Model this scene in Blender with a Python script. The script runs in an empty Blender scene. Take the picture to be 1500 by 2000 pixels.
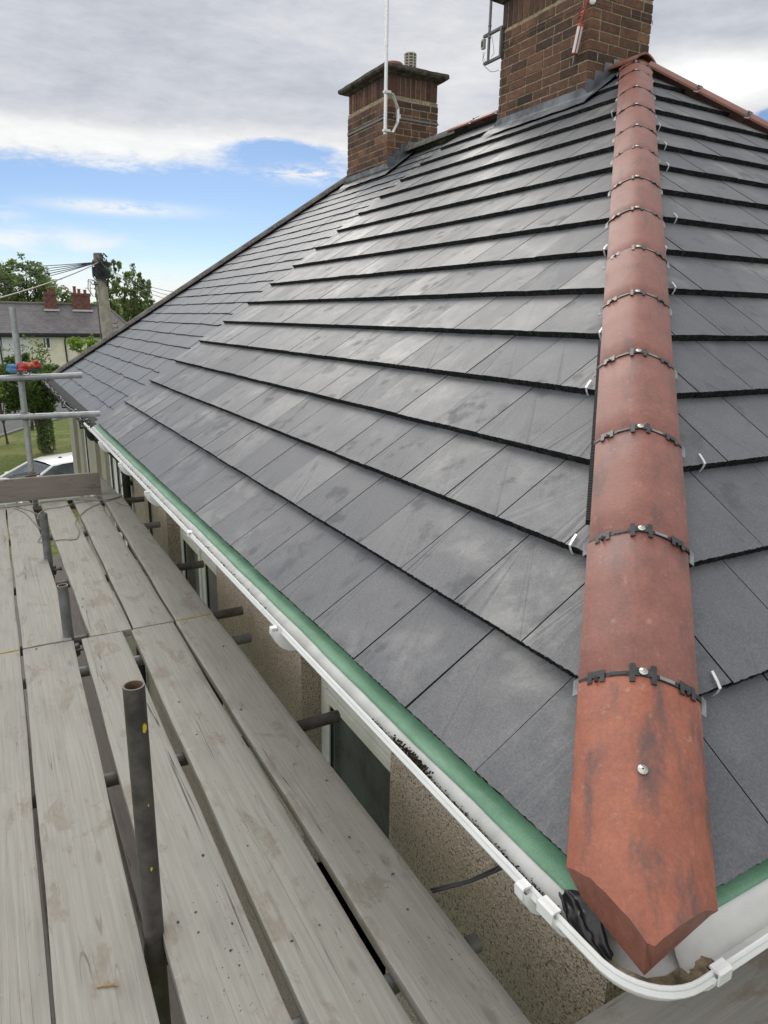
import bpy, bmesh, math, random
from math import sin, cos, pi, radians, sqrt, atan2
from mathutils import Vector, Matrix
random.seed(7)
R = random.Random(11)
scn = bpy.context.scene
C = scn.collection

# ------------------------------------------------------------------ camera
CAM = Vector((-0.86663, -0.61108, 0.97543))
YAW, PITCH, ROLL, FPX = 0.51332, -0.26802, 0.0181, 1366.29
TH = 0.63974
CT, ST = cos(TH), sin(TH)
T = ST / CT
fwd = Vector((cos(PITCH) * sin(YAW), cos(PITCH) * cos(YAW), sin(PITCH)))
rt0 = Vector((cos(YAW), -sin(YAW), 0))
up0 = rt0.cross(fwd)
rt = rt0 * cos(ROLL) + up0 * sin(ROLL)
up = -rt0 * sin(ROLL) + up0 * cos(ROLL)
cam = bpy.data.cameras.new('camera')
cam.sensor_fit = 'VERTICAL'
cam.sensor_height = 36
cam.lens = 36 * FPX / 2000
cam.clip_start = 0.02
cam.clip_end = 3000
cam_o = bpy.data.objects.new('camera', cam)
C.objects.link(cam_o)
cam_o.matrix_world = Matrix(((rt.x, up.x, -fwd.x, CAM.x), (rt.y, up.y, -fwd.y, CAM.y), (rt.z, up.z, -fwd.z, CAM.z), (0, 0, 0, 1)))
scn.camera = cam_o


def ray(x, y):
    return rt * ((x - 750) / FPX) + up * ((1000 - y) / FPX) + fwd


def onx(x, y, X):
    d = ray(x, y)
    return CAM + d * ((X - CAM.x) / d.x)


def ony(x, y, Y):
    d = ray(x, y)
    return CAM + d * ((Y - CAM.y) / d.y)


def onz(x, y, Z):
    d = ray(x, y)
    return CAM + d * ((Z - CAM.z) / d.z)


# ------------------------------------------------------------------ sun and sky
SUN_DIR = Vector((0.24, 0.76, 0.60)).normalized()   # towards the sun
SUN_EL = math.asin(SUN_DIR.z)
SUN_AZ = atan2(SUN_DIR.x, SUN_DIR.y)
sun = bpy.data.lights.new('sun', 'SUN')
sun.energy = 1.15
sun.angle = radians(40)
sun.color = (1.0, 0.955, 0.89)
sun_o = bpy.data.objects.new('sun', sun)
C.objects.link(sun_o)
sun_o.rotation_euler = (-SUN_DIR).to_track_quat('-Z', 'Y').to_euler()
sun_o.location = SUN_DIR * 40

scn.view_settings.view_transform = 'Standard'
scn.view_settings.look = 'None'
scn.view_settings.gamma = 1
scn.view_settings.exposure = 0.36


class NT:
    """small helper to write node trees"""

    def __init__(s, tree):
        s.t = tree
        s.n = tree.nodes
        s.l = tree.links

    def new(s, kind, **kw):
        nd = s.n.new(kind)
        for k, v in kw.items():
            setattr(nd, k, v)
        return nd

    def put(s, sock, v):
        if hasattr(v, 'is_output') or isinstance(v, bpy.types.NodeSocket):
            s.l.new(v, sock)
        elif v is not None:
            try:
                sock.default_value = v
            except Exception:
                sock.default_value = (v[0], v[1], v[2], 1) if hasattr(v, '__len__') else (v, v, v)

    def math(s, op, a, b=None, c=None, clamp=False):
        nd = s.new('ShaderNodeMath', operation=op, use_clamp=clamp)
        for i, v in enumerate((a, b, c)):
            if v is not None:
                s.put(nd.inputs[i], v)
        return nd.outputs[0]

    def smooth(s, v, a, b, lo=0.0, hi=1.0):
        nd = s.new('ShaderNodeMapRange', interpolation_type='SMOOTHSTEP')
        for i, q in enumerate((v, a, b, lo, hi)):
            s.put(nd.inputs[i], q)
        return nd.outputs[0]

    def lin(s, v, a, b, lo=0.0, hi=1.0):
        nd = s.new('ShaderNodeMapRange')
        for i, q in enumerate((v, a, b, lo, hi)):
            s.put(nd.inputs[i], q)
        return nd.outputs[0]

    def mix(s, f, a, b, blend='MIX'):
        nd = s.new('ShaderNodeMix', data_type='RGBA', blend_type=blend)
        s.put(nd.inputs[0], f)
        for i, v in ((6, a), (7, b)):
            if isinstance(v, (tuple, list)):
                v = (v[0], v[1], v[2], 1)
            s.put(nd.inputs[i], v)
        return nd.outputs[2]

    def noise(s, vec, scale=5, detail=4, rough=0.55, dist=0.0, col=False):
        nd = s.new('ShaderNodeTexNoise')
        if vec is not None:
            s.l.new(vec, nd.inputs['Vector'])
        nd.inputs['Scale'].default_value = scale
        nd.inputs['Detail'].default_value = detail
        nd.inputs['Roughness'].default_value = rough
        nd.inputs['Distortion'].default_value = dist
        return nd.outputs[1 if col else 0]

    def voro(s, vec, scale=5, feature='F1', out=0, rand=1.0):
        nd = s.new('ShaderNodeTexVoronoi', feature=feature)
        if vec is not None:
            s.l.new(vec, nd.inputs['Vector'])
        nd.inputs['Scale'].default_value = scale
        nd.inputs['Randomness'].default_value = rand
        return nd.outputs[out]

    def map(s, vec, scale=(1, 1, 1), loc=(0, 0, 0), rot=(0, 0, 0)):
        nd = s.new('ShaderNodeMapping')
        s.l.new(vec, nd.inputs[0])
        s.put(nd.inputs[1], loc)
        nd.inputs[2].default_value = rot
        nd.inputs[3].default_value = scale
        return nd.outputs[0]

    def comb(s, x, y, z):
        nd = s.new('ShaderNodeCombineXYZ')
        for i, v in enumerate((x, y, z)):
            s.put(nd.inputs[i], v)
        return nd.outputs[0]


def build_world():
    w = bpy.data.worlds.new('World')
    scn.world = w
    w.use_nodes = True
    q = NT(w.node_tree)
    bg = q.n['Background']
    sky = q.new('ShaderNodeTexSky', sky_type='NISHITA')
    sky.sun_disc = False
    sky.sun_elevation = SUN_EL
    sky.sun_rotation = SUN_AZ
    sky.altitude = 100
    sky.dust_density = 0.15
    sky.air_density = 0.8
    sky.ozone_density = 2.0
    tc = q.new('ShaderNodeTexCoord')
    sep = q.new('ShaderNodeSeparateXYZ')
    q.l.new(tc.outputs['Generated'], sep.inputs[0])
    x, y, z = sep.outputs
    el = q.math('MULTIPLY', q.math('ARCSINE', z), 180 / pi)
    az = q.math('MULTIPLY', q.math('ARCTAN2', x, y), 180 / pi)
    # clouds live on a flat layer: wide streaks close to the horizon
    v1 = q.comb(q.math('MULTIPLY', az, 0.06), q.math('MULTIPLY', el, 0.2), 3.1)
    n1 = q.noise(v1, 1.4, 6, 0.58, 0.3)
    v2 = q.comb(q.math('MULTIPLY', az, 0.1), q.math('MULTIPLY', el, 0.34), 9.7)
    n2 = q.noise(v2, 1.3, 6, 0.6, 0.5)
    n3 = q.noise(q.comb(q.math('MULTIPLY', az, 0.22), q.math('MULTIPLY', el, 0.75), 1.3), 1.4, 5, 0.62, 0.2)

    def blob(a, e, sa, se):
        da = q.math('DIVIDE', q.math('SUBTRACT', az, a), sa)
        de = q.math('DIVIDE', q.math('SUBTRACT', el, e), se)
        r2 = q.math('ADD', q.math('MULTIPLY', da, da), q.math('MULTIPLY', de, de))
        return q.math('POWER', 2.718, q.math('MULTIPLY', r2, -1.0))

    # the deck of cloud overhead ends about eleven degrees above the horizon
    e2 = q.math('ADD', el, q.math('MULTIPLY', q.math('SUBTRACT', n2, 0.5), 2.2))
    e2 = q.math('ADD', e2, q.math('MULTIPLY', q.math('SUBTRACT', n3, 0.5), 1.2))
    n4 = q.noise(q.comb(q.math('MULTIPLY', az, 0.55), q.math('MULTIPLY', el, 1.7), 5.5), 1.2, 6, 0.66, 0.3)
    e2 = q.math('ADD', e2, q.math('MULTIPLY', q.math('SUBTRACT', n4, 0.5), 1.9))
    gap = q.math('ADD', q.math('MULTIPLY', blob(21.6, 11.7, 4.4, 1.1), 3.4), q.math('MULTIPLY', blob(56.5, 12.8, 2.6, 1.6), 6.0))
    gap = q.math('MULTIPLY', gap, q.lin(n3, 0.3, 0.7, 0.55, 1.35))
    e2 = q.math('SUBTRACT', e2, gap)
    deck = q.smooth(e2, 9.4, 11.0)
    wisp = q.math('MULTIPLY', blob(23.3, 10.3, 3.2, 0.55), q.smooth(n4, 0.36, 0.62))
    low = q.math('MULTIPLY', blob(9.8, 7.35, 4.6, 0.42), q.smooth(n3, 0.3, 0.52))
    low2 = q.math('MULTIPLY', blob(4.5, 4.9, 6.2, 0.75), q.smooth(n2, 0.36, 0.58))
    low3 = q.math('MULTIPLY', blob(0.4, 6.6, 2.4, 0.8), q.smooth(n3, 0.36, 0.6))
    hz = q.math('MULTIPLY', q.smooth(el, 4.6, 1.2), q.smooth(n1, 0.22, 0.55))
    dens = deck
    for k in (wisp, low, low2, low3, hz):
        dens = q.math('MAXIMUM', dens, k)
    # shade of the cloud itself: white rim along its lower edge, grey above
    shade = q.math('ADD', 0.55, q.math('MULTIPLY', q.math('SUBTRACT', n1, 0.5), 0.30))
    shade = q.math('ADD', shade, q.math('MULTIPLY', q.math('SUBTRACT', n3, 0.5), 0.16))
    shade = q.math('ADD', shade, q.math('MULTIPLY', q.math('SUBTRACT', n2, 0.5), 0.16))
    rim = q.smooth(q.math('ADD', el, q.math('MULTIPLY', q.math('SUBTRACT', n2, 0.5), 3.0)), 13.8, 11.6)
    rim = q.math('MULTIPLY', rim, q.smooth(az, 34.0, 24.0))
    shade = q.math('ADD', shade, q.math('MULTIPLY', rim, 0.26))
    shade = q.math('ADD', shade, q.math('MULTIPLY', blob(51.5, 15.4, 5.5, 1.6), 0.5))
    shade = q.math('ADD', shade, q.math('MULTIPLY', blob(34, 17, 6, 4), 0.12))
    # where the sun stands behind the cloud it glows
    shade = q.math('ADD', shade, q.math('MULTIPLY', blob(17.0, 37.0, 16.0, 9.0), 0.3))
    # out-of-view sky brightened overhead and westward, added to lift wall and boards
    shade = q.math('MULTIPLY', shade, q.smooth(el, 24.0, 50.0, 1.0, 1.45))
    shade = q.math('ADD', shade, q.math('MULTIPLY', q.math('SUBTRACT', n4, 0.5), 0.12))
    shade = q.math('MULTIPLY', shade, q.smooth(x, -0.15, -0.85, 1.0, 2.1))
    shade = q.math('MULTIPLY', shade, q.smooth(y, -0.2, -0.8, 1.0, 1.25))  # unseen southern sky brightened as well, added to lift the right slope
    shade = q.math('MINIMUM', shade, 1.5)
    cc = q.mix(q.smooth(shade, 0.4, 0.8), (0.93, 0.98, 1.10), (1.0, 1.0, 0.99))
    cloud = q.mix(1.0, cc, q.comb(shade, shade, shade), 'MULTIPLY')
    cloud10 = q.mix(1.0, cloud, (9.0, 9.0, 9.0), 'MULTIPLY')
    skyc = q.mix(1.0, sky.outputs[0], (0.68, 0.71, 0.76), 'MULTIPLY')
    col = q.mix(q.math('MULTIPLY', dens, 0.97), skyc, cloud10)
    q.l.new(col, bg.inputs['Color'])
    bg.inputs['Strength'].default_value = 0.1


build_world()


# ------------------------------------------------------------------ mesh helpers
class MB:
    def __init__(s):
        s.v, s.f, s.m, s.t, s.sm = [], [], [], [], []

    def add(s, vs, fs, mat=0, tint=0.5, smooth=False):
        o = len(s.v)
        s.v += [tuple(v) for v in vs]
        for f in fs:
            s.f.append([i + o for i in f])
            s.m.append(mat)
            s.t.append(tint)
            s.sm.append(smooth)

    def hexa(s, p, mat=0, tint=0.5):
        s.add(p, [(3, 2, 1, 0), (4, 5, 6, 7), (0, 1, 5, 4), (1, 2, 6, 5), (2, 3, 7, 6), (3, 0, 4, 7)], mat, tint)

    def box(s, c, d, mat=0, tint=0.5, rot=None):
        hx, hy, hz = d[0] / 2, d[1] / 2, d[2] / 2
        p = [Vector(q) for q in ((-hx, -hy, -hz), (hx, -hy, -hz), (hx, hy, -hz), (-hx, hy, -hz), (-hx, -hy, hz), (hx, -hy, hz), (hx, hy, hz), (-hx, hy, hz))]
        if rot is not None:
            p = [rot @ q for q in p]
        c = Vector(c)
        s.hexa([q + c for q in p], mat, tint)

    def span(s, a, b, mat=0, tint=0.5):
        s.box([(a[i] + b[i]) / 2 for i in range(3)], [abs(b[i] - a[i]) for i in range(3)], mat, tint)

    def tube(s, pts, r, n=10, mat=0, tint=0.5, caps=True, smooth=True):
        pts = [Vector(p) for p in pts]
        rr = r if isinstance(r, (list, tuple)) else [r] * len(pts)
        ref = None
        rings = []
        for i, p in enumerate(pts):
            d = (pts[min(i + 1, len(pts) - 1)] - pts[max(i - 1, 0)])
            d.normalize()
            if ref is None:
                ref = d.orthogonal().normalized()
            ref = (ref - d * ref.dot(d))
            ref.normalize()
            b = d.cross(ref)
            rings.append([p + (ref * cos(2 * pi * k / n) + b * sin(2 * pi * k / n)) * rr[i] for k in range(n)])
        vs = [v for g in rings for v in g]
        fs = []
        for i in range(len(pts) - 1):
            for k in range(n):
                fs.append((i * n + k, i * n + (k + 1) % n, (i + 1) * n + (k + 1) % n, (i + 1) * n + k))
        s.add(vs, fs, mat, tint, smooth)
        if caps:
            s.add(rings[0], [tuple(range(n))[::-1]], mat, tint)
            s.add(rings[-1], [tuple(range(n))], mat, tint)

    def pipe(s, a, b, r=0.0242, wall=0.004, n=20, mat=0, inner=1, tint=0.5):
        """hollow tube with open ends"""
        a, b = Vector(a), Vector(b)
        d = (b - a).normalized()
        u = d.orthogonal().normalized()
        w = d.cross(u)
        ring = lambda c, q: [c + (u * cos(2 * pi * k / n) + w * sin(2 * pi * k / n)) * q for k in range(n)]
        vs = ring(a, r) + ring(b, r) + ring(a, r - wall) + ring(b, r - wall)
        o = []
        i_ = []
        e = []
        for k in range(n):
            k2 = (k + 1) % n
            o.append((k, k2, n + k2, n + k))
            i_.append((2 * n + k2, 2 * n + k, 3 * n + k, 3 * n + k2))
            e += [(k2, k, 2 * n + k, 2 * n + k2), (n + k, n + k2, 3 * n + k2, 3 * n + k)]
        s.add(vs, o, mat, tint, True)
        s.add(vs, i_, inner, tint, True)
        s.add(vs, e, mat, tint)

    def lathe(s, c, prof, n=20, mat=0, tint=0.5, axis=(0, 0, 1), smooth=True):
        c = Vector(c)
        d = Vector(axis).normalized()
        u = d.orthogonal().normalized()
        w = d.cross(u)
        vs = []
        for r, h in prof:
            vs += [c + d * h + (u * cos(2 * pi * k / n) + w * sin(2 * pi * k / n)) * max(r, 1e-4) for k in range(n)]
        fs = []
        for i in range(len(prof) - 1):
            for k in range(n):
                fs.append((i * n + k, i * n + (k + 1) % n, (i + 1) * n + (k + 1) % n, (i + 1) * n + k))
        s.add(vs, fs, mat, tint, smooth)

    def sheet(s, rows, mat=0, tint=0.5, smooth=True):
        m = len(rows[0])
        vs = [v for r in rows for v in r]
        fs = [(i * m + k, i * m + k + 1, (i + 1) * m + k + 1, (i + 1) * m + k) for i in range(len(rows) - 1) for k in range(m - 1)]
        s.add(vs, fs, mat, tint, smooth)

    def build(s, name, mats, parent=None, bevel=0, seg=2, loc=None, solid=0):
        me = bpy.data.meshes.new(name)
        me.from_pydata(s.v, [], s.f)
        if not isinstance(mats, (list, tuple)):
            mats = [mats]
        for m in mats:
            me.materials.append(m)
        me.polygons.foreach_set('material_index', s.m)
        me.polygons.foreach_set('use_smooth', s.sm)
        at = me.attributes.new('tint', 'FLOAT', 'FACE')
        at.data.foreach_set('value', s.t)
        me.update()
        o = bpy.data.objects.new(name, me)
        C.objects.link(o)
        if loc is not None:
            me.transform(Matrix.Translation(-Vector(loc)))
            o.location = loc
        if parent is not None:
            o.parent = parent
            if loc is None and parent.matrix_parent_inverse is not None:
                o.matrix_parent_inverse = Matrix.Translation(parent.location).inverted() if parent.parent is None else Matrix.Identity(4)
            else:
                o.matrix_parent_inverse = Matrix.Translation(parent.location).inverted() if parent.parent is None else Matrix.Identity(4)
        if solid:
            md = o.modifiers.new('solid', 'SOLIDIFY')
            md.thickness = solid
            md.offset = 0
        if bevel:
            md = o.modifiers.new('bevel', 'BEVEL')
            md.width = bevel
            md.segments = seg
            md.limit_method = 'ANGLE'
            md.angle_limit = radians(40)
            md.harden_normals = False
        return o


def thing(name, label, cat, loc=(0, 0, 0), group=None):
    o = bpy.data.objects.new(name, None)
    C.objects.link(o)
    o.location = loc
    o.empty_display_size = 0.1
    o['label'] = label
    o['category'] = cat
    if group:
        o['group'] = group
    return o


def tag(o, label, cat, group=None):
    o['label'] = label
    o['category'] = cat
    if group:
        o['group'] = group
    return o


def struct(o, kind='structure'):
    o['kind'] = kind
    return o


def copy_part(o, parent, delta=None, mat=None):
    c = o.copy()
    C.objects.link(c)
    c.parent = parent
    if mat is not None:
        c.matrix_world = mat
    elif delta is not None:
        c.location = o.location + delta
    return c


# ------------------------------------------------------------------ materials
def mat_base(name, rough=0.6, metal=0.0, spec=0.5):
    m = bpy.data.materials.new(name)
    m.use_nodes = True
    q = NT(m.node_tree)
    b = q.n['Principled BSDF']
    b.inputs['Roughness'].default_value = rough
    b.inputs['Metallic'].default_value = metal
    b.inputs['Specular IOR Level'].default_value = spec
    return m, q, b


def bump(q, b, h, strength=0.3, dist=0.002):
    nd = q.new('ShaderNodeBump')
    nd.inputs['Strength'].default_value = strength
    nd.inputs['Distance'].default_value = dist
    q.l.new(h, nd.inputs['Height'])
    q.l.new(nd.outputs[0], b.inputs['Normal'])


def obj_co(q):
    return q.new('ShaderNodeTexCoord').outputs['Object']


def attr(q, name='tint'):
    return q.new('ShaderNodeAttribute', attribute_name=name).outputs['Fac']


def simple(name, col, rough=0.6, metal=0.0, var=0.25, scale=20, bstr=0.15, bdist=0.001, spec=0.5, dirt=None, dirt_amt=0.5):
    m, q, b = mat_base(name, rough, metal, spec)
    co = obj_co(q)
    n = q.noise(co, scale, 5, 0.6)
    lo = tuple(c * (1 - var) for c in col)
    hi = tuple(min(1, c * (1 + var)) for c in col)
    c = q.mix(q.smooth(n, 0.3, 0.7), lo, hi)
    if dirt:
        n2 = q.noise(co, scale * 0.35, 6, 0.65)
        c = q.mix(q.math('MULTIPLY', q.smooth(n2, 0.48, 0.68), dirt_amt), c, dirt)
    q.put(b.inputs['Base Color'], c)
    if bstr:
        bump(q, b, q.noise(co, scale * 6, 3, 0.6), bstr, bdist)
    return m


def m_tile():
    m, q, b = mat_base('concrete_tile', 0.55, 0, 0.45)
    co = obj_co(q)
    t = attr(q)
    rnd = q.noise(q.comb(q.math('MULTIPLY', t, 93.0), q.math('MULTIPLY', t, 41.0), 0), 1.0, 0)
    # every tile samples its own stretch of the stains
    off = q.new('ShaderNodeVectorMath', operation='ADD')
    q.l.new(co, off.inputs[0])
    q.l.new(q.comb(q.math('MULTIPLY', t, 7.0), q.math('MULTIPLY', t, 3.0), q.math('MULTIPLY', t, 5.0)), off.inputs[1])
    v = off.outputs[0]
    big = q.noise(co, 1.3, 4, 0.55, 0.4)
    mid = q.noise(v, 7.0, 6, 0.62, 0.6)
    fine = q.noise(co, 90, 4, 0.7)
    speck = q.noise(co, 420, 2, 0.6)
    c = q.mix(q.smooth(mid, 0.3, 0.7), (0.086, 0.089, 0.099), (0.120, 0.123, 0.133))
    c = q.mix(q.math('MULTIPLY', q.smooth(t, 0.0, 1.0), 0.5), c, (0.148, 0.145, 0.149))
    c = q.mix(1.0, c, q.mix(q.smooth(q.noise(co, 170, 4, 0.75), 0.34, 0.66), (0.80, 0.80, 0.80), (1.2, 1.2, 1.2)), 'MULTIPLY')
    # chalky lime bloom on some tiles
    mid2 = q.noise(co, 5.5, 7, 0.68, 0.25)
    bl = q.math('MULTIPLY', q.smooth(big, 0.46, 0.66), q.smooth(mid2, 0.42, 0.66))
    bl = q.math('MULTIPLY', bl, q.lin(fine, 0.2, 0.8, 0.55, 1.2))
    c = q.mix(q.math('MULTIPLY', bl, 0.5), c, (0.34, 0.335, 0.32))
    pale = q.math('MULTIPLY', q.smooth(t, 0.80, 0.98), q.smooth(mid, 0.38, 0.62))
    c = q.mix(q.math('MULTIPLY', pale, 0.28), c, (0.36, 0.35, 0.325))
    # darker damp smudges
    dk = q.smooth(q.noise(v, 5.6, 4, 0.6, 0.2), 0.575, 0.70)
    c = q.mix(q.math('MULTIPLY', dk, 0.45), c, (0.055, 0.057, 0.065))
    # scuffs: fine streaky white scratches
    sc = q.noise(q.map(v, (60, 9, 60), rot=(0.4, 0.2, 0.7)), 2.0, 4, 0.7)
    c = q.mix(q.math('MULTIPLY', q.smooth(sc, 0.63, 0.76), 0.2), c, (0.36, 0.36, 0.36))
    c = q.mix(q.lin(speck, 0.3, 0.75, 0.0, 0.5), c, q.mix(1.0, c, (1.55, 1.55, 1.55), 'MULTIPLY'))
    q.put(b.inputs['Base Color'], c)
    rg = q.math('ADD', q.lin(mid, 0.3, 0.7, 0.43, 0.57), q.math('MULTIPLY', dk, 0.14))
    rg = q.math('ADD', rg, q.lin(t, 0.0, 1.0, 0.06, -0.04))
    q.put(b.inputs['Roughness'], rg)
    h = q.math('ADD', q.math('MULTIPLY', q.noise(co, 200, 3, 0.7), 0.7), q.math('MULTIPLY', fine, 0.8))
    bump(q, b, h, 0.3, 0.0012)
    return m


def m_slate():
    m, q, b = mat_base('slate', 0.42, 0, 0.5)
    co = obj_co(q)
    t = attr(q)
    off = q.new('ShaderNodeVectorMath', operation='ADD')
    q.l.new(co, off.inputs[0])
    q.l.new(q.comb(0, q.math('MULTIPLY', t, 9.0), 0), off.inputs[1])
    v = q.map(off.outputs[0], (1.2, 26, 1.2))
    st = q.noise(v, 1.5, 5, 0.65)
    c = q.mix(q.smooth(st, 0.32, 0.7), (0.082, 0.09, 0.108), (0.15, 0.162, 0.182))
    c = q.mix(q.math('MULTIPLY', t, 0.45), c, (0.175, 0.18, 0.19))
    n = q.noise(co, 9, 5, 0.65)
    c = q.mix(q.math('MULTIPLY', q.smooth(n, 0.58, 0.72), 0.35), c, (0.3, 0.3, 0.28))
    # pale lime run-off below the chimney: a band across the slope
    sep = q.new('ShaderNodeSeparateXYZ')
    q.l.new(co, sep.inputs[0])
    band = q.math('ABSOLUTE', q.math('SUBTRACT', q.math('ADD', sep.outputs[1], q.math('MULTIPLY', q.noise(co, 2.2, 3), 0.7)), 7.25))
    lm = q.math('MULTIPLY', q.smooth(band, 0.34, 0.1), q.smooth(sep.outputs[0], 2.0, 2.9))
    lm = q.math('MULTIPLY', lm, q.smooth(q.noise(co, 16, 5, 0.7), 0.46, 0.6))
    c = q.mix(q.math('MULTIPLY', lm, 0.75), c, (0.5, 0.48, 0.42))
    q.put(b.inputs['Base Color'], c)
    q.put(b.inputs['Roughness'], q.lin(st, 0.3, 0.7, 0.46, 0.62))
    bump(q, b, q.math('ADD', st, q.noise(co, 60, 3)), 0.3, 0.002)
    return m


def m_terracotta():
    m, q, b = mat_base('terracotta', 0.5, 0, 0.5)
    co = obj_co(q)
    rnd = q.new('ShaderNodeObjectInfo').outputs['Random']
    off = q.new('ShaderNodeVectorMath', operation='ADD')
    q.l.new(co, off.inputs[0])
    q.l.new(q.comb(q.math('MULTIPLY', rnd, 13.0), q.math('MULTIPLY', rnd, 29.0), q.math('MULTIPLY', rnd, 3.0)), off.inputs[1])
    v = off.outputs[0]
    t = attr(q)
    n = q.noise(v, 11, 7, 0.7)
    # material y runs along the tile: soot flashes are drawn out that way
    soot = q.noise(q.map(v, (15, 4.2, 15)), 1.0, 9, 0.62, 0.3)
    c1 = q.mix(q.smooth(n, 0.3, 0.72), (0.205, 0.088, 0.072), (0.285, 0.128, 0.105))
    c2 = q.mix(q.smooth(n, 0.3, 0.72), (0.29, 0.092, 0.054), (0.385, 0.132, 0.08))
    c = q.mix(t, c1, c2)
    c = q.mix(q.math('MULTIPLY', q.smooth(soot, 0.49, 0.70), q.lin(t, 0.25, 1.0, 0.5, 0.85)), c, (0.10, 0.068, 0.066))
    line = q.noise(q.map(v, (60, 2.2, 60)), 1.0, 4, 0.65)
    c = q.mix(q.math('MULTIPLY', q.smooth(line, 0.60, 0.74), 0.4), c, (0.12, 0.075, 0.07))
    chalk = q.noise(v, 36, 6, 0.72)
    c = q.mix(q.math('MULTIPLY', q.smooth(chalk, 0.58, 0.74), 0.34), c, (0.56, 0.38, 0.30))
    grit = q.noise(v, 120, 5, 0.8)
    c = q.mix(1.0, c, q.mix(q.smooth(grit, 0.32, 0.68), (0.88, 0.87, 0.86), (1.12, 1.12, 1.12)), 'MULTIPLY')
    spk = q.noise(v, 260, 2, 0.5)
    c = q.mix(q.math('MULTIPLY', q.smooth(spk, 0.64, 0.72), 0.4), c, (0.11, 0.06, 0.05))
    q.put(b.inputs['Base Color'], c)
    q.put(b.inputs['Roughness'], q.lin(n, 0.3, 0.7, 0.46, 0.6))
    bump(q, b, q.math('ADD', q.noise(v, 140, 4, 0.65), q.math('MULTIPLY', n, 2.0)), 0.34, 0.002)
    return m


def m_brick():
    m, q, b = mat_base('brick', 0.85, 0, 0.3)
    co = obj_co(q)
    t = attr(q)
    ramp = q.new('ShaderNodeValToRGB')
    q.l.new(t, ramp.inputs[0])
    cr = ramp.color_ramp
    cr.elements[0].position = 0
    cr.elements[0].color = (0.040, 0.026, 0.026, 1)
    cr.elements[1].position = 1
    cr.elements[1].color = (0.27, 0.135, 0.072, 1)
    for p, c in ((0.25, (0.08, 0.046, 0.036)), (0.5, (0.14, 0.072, 0.05)), (0.72, (0.20, 0.105, 0.068)), (0.88, (0.235, 0.145, 0.09))):
        e = cr.elements.new(p)
        e.color = (*c, 1)
    n = q.noise(co, 24, 5, 0.65)
    c = q.mix(q.smooth(n, 0.35, 0.72), ramp.outputs[0], q.mix(1, ramp.outputs[0], (1.7, 1.6, 1.5), 'MULTIPLY'))
    soot = q.noise(co, 3.2, 4, 0.6)
    c = q.mix(q.math('MULTIPLY', q.smooth(soot, 0.48, 0.66), 0.5), c, (0.04, 0.034, 0.03))
    sp = q.noise(co, 110, 3, 0.6)
    c = q.mix(q.math('MULTIPLY', q.smooth(sp, 0.6, 0.72), 0.35), c, (0.3, 0.24, 0.17))
    q.put(b.inputs['Base Color'], c)
    bump(q, b, q.noise(co, 90, 4, 0.7), 0.5, 0.004)
    return m


def m_roughcast(name, dark, mid, lite, sc=1.0):
    m, q, b = mat_base(name, 0.9, 0, 0.25)
    co = obj_co(q)
    peb = q.voro(co, 190 * sc)
    peb2 = q.voro(co, 75 * sc)
    n = q.noise(co, 130 * sc, 4, 0.7)
    n2 = q.noise(co, 2.2, 5, 0.6)
    h = q.math('ADD', q.math('SUBTRACT', 1.0, peb), q.math('MULTIPLY', n, 1.3))
    h = q.math('ADD', h, q.math('MULTIPLY', q.math('SUBTRACT', 1.0, peb2), 0.8))
    c = q.mix(q.smooth(n, 0.32, 0.66), mid, lite)
    c = q.mix(q.math('MULTIPLY', q.smooth(n2, 0.4, 0.7), 0.35), c, tuple(x * 0.72 for x in mid))
    pit = q.noise(co, 150 * sc, 4, 0.7)
    c = q.mix(q.math('MULTIPLY', q.smooth(pit, 0.52, 0.64), 0.85), c, dark)
    q.put(b.inputs['Base Color'], c)
    bump(q, b, h, 1.0, 0.012)
    return m


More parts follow.
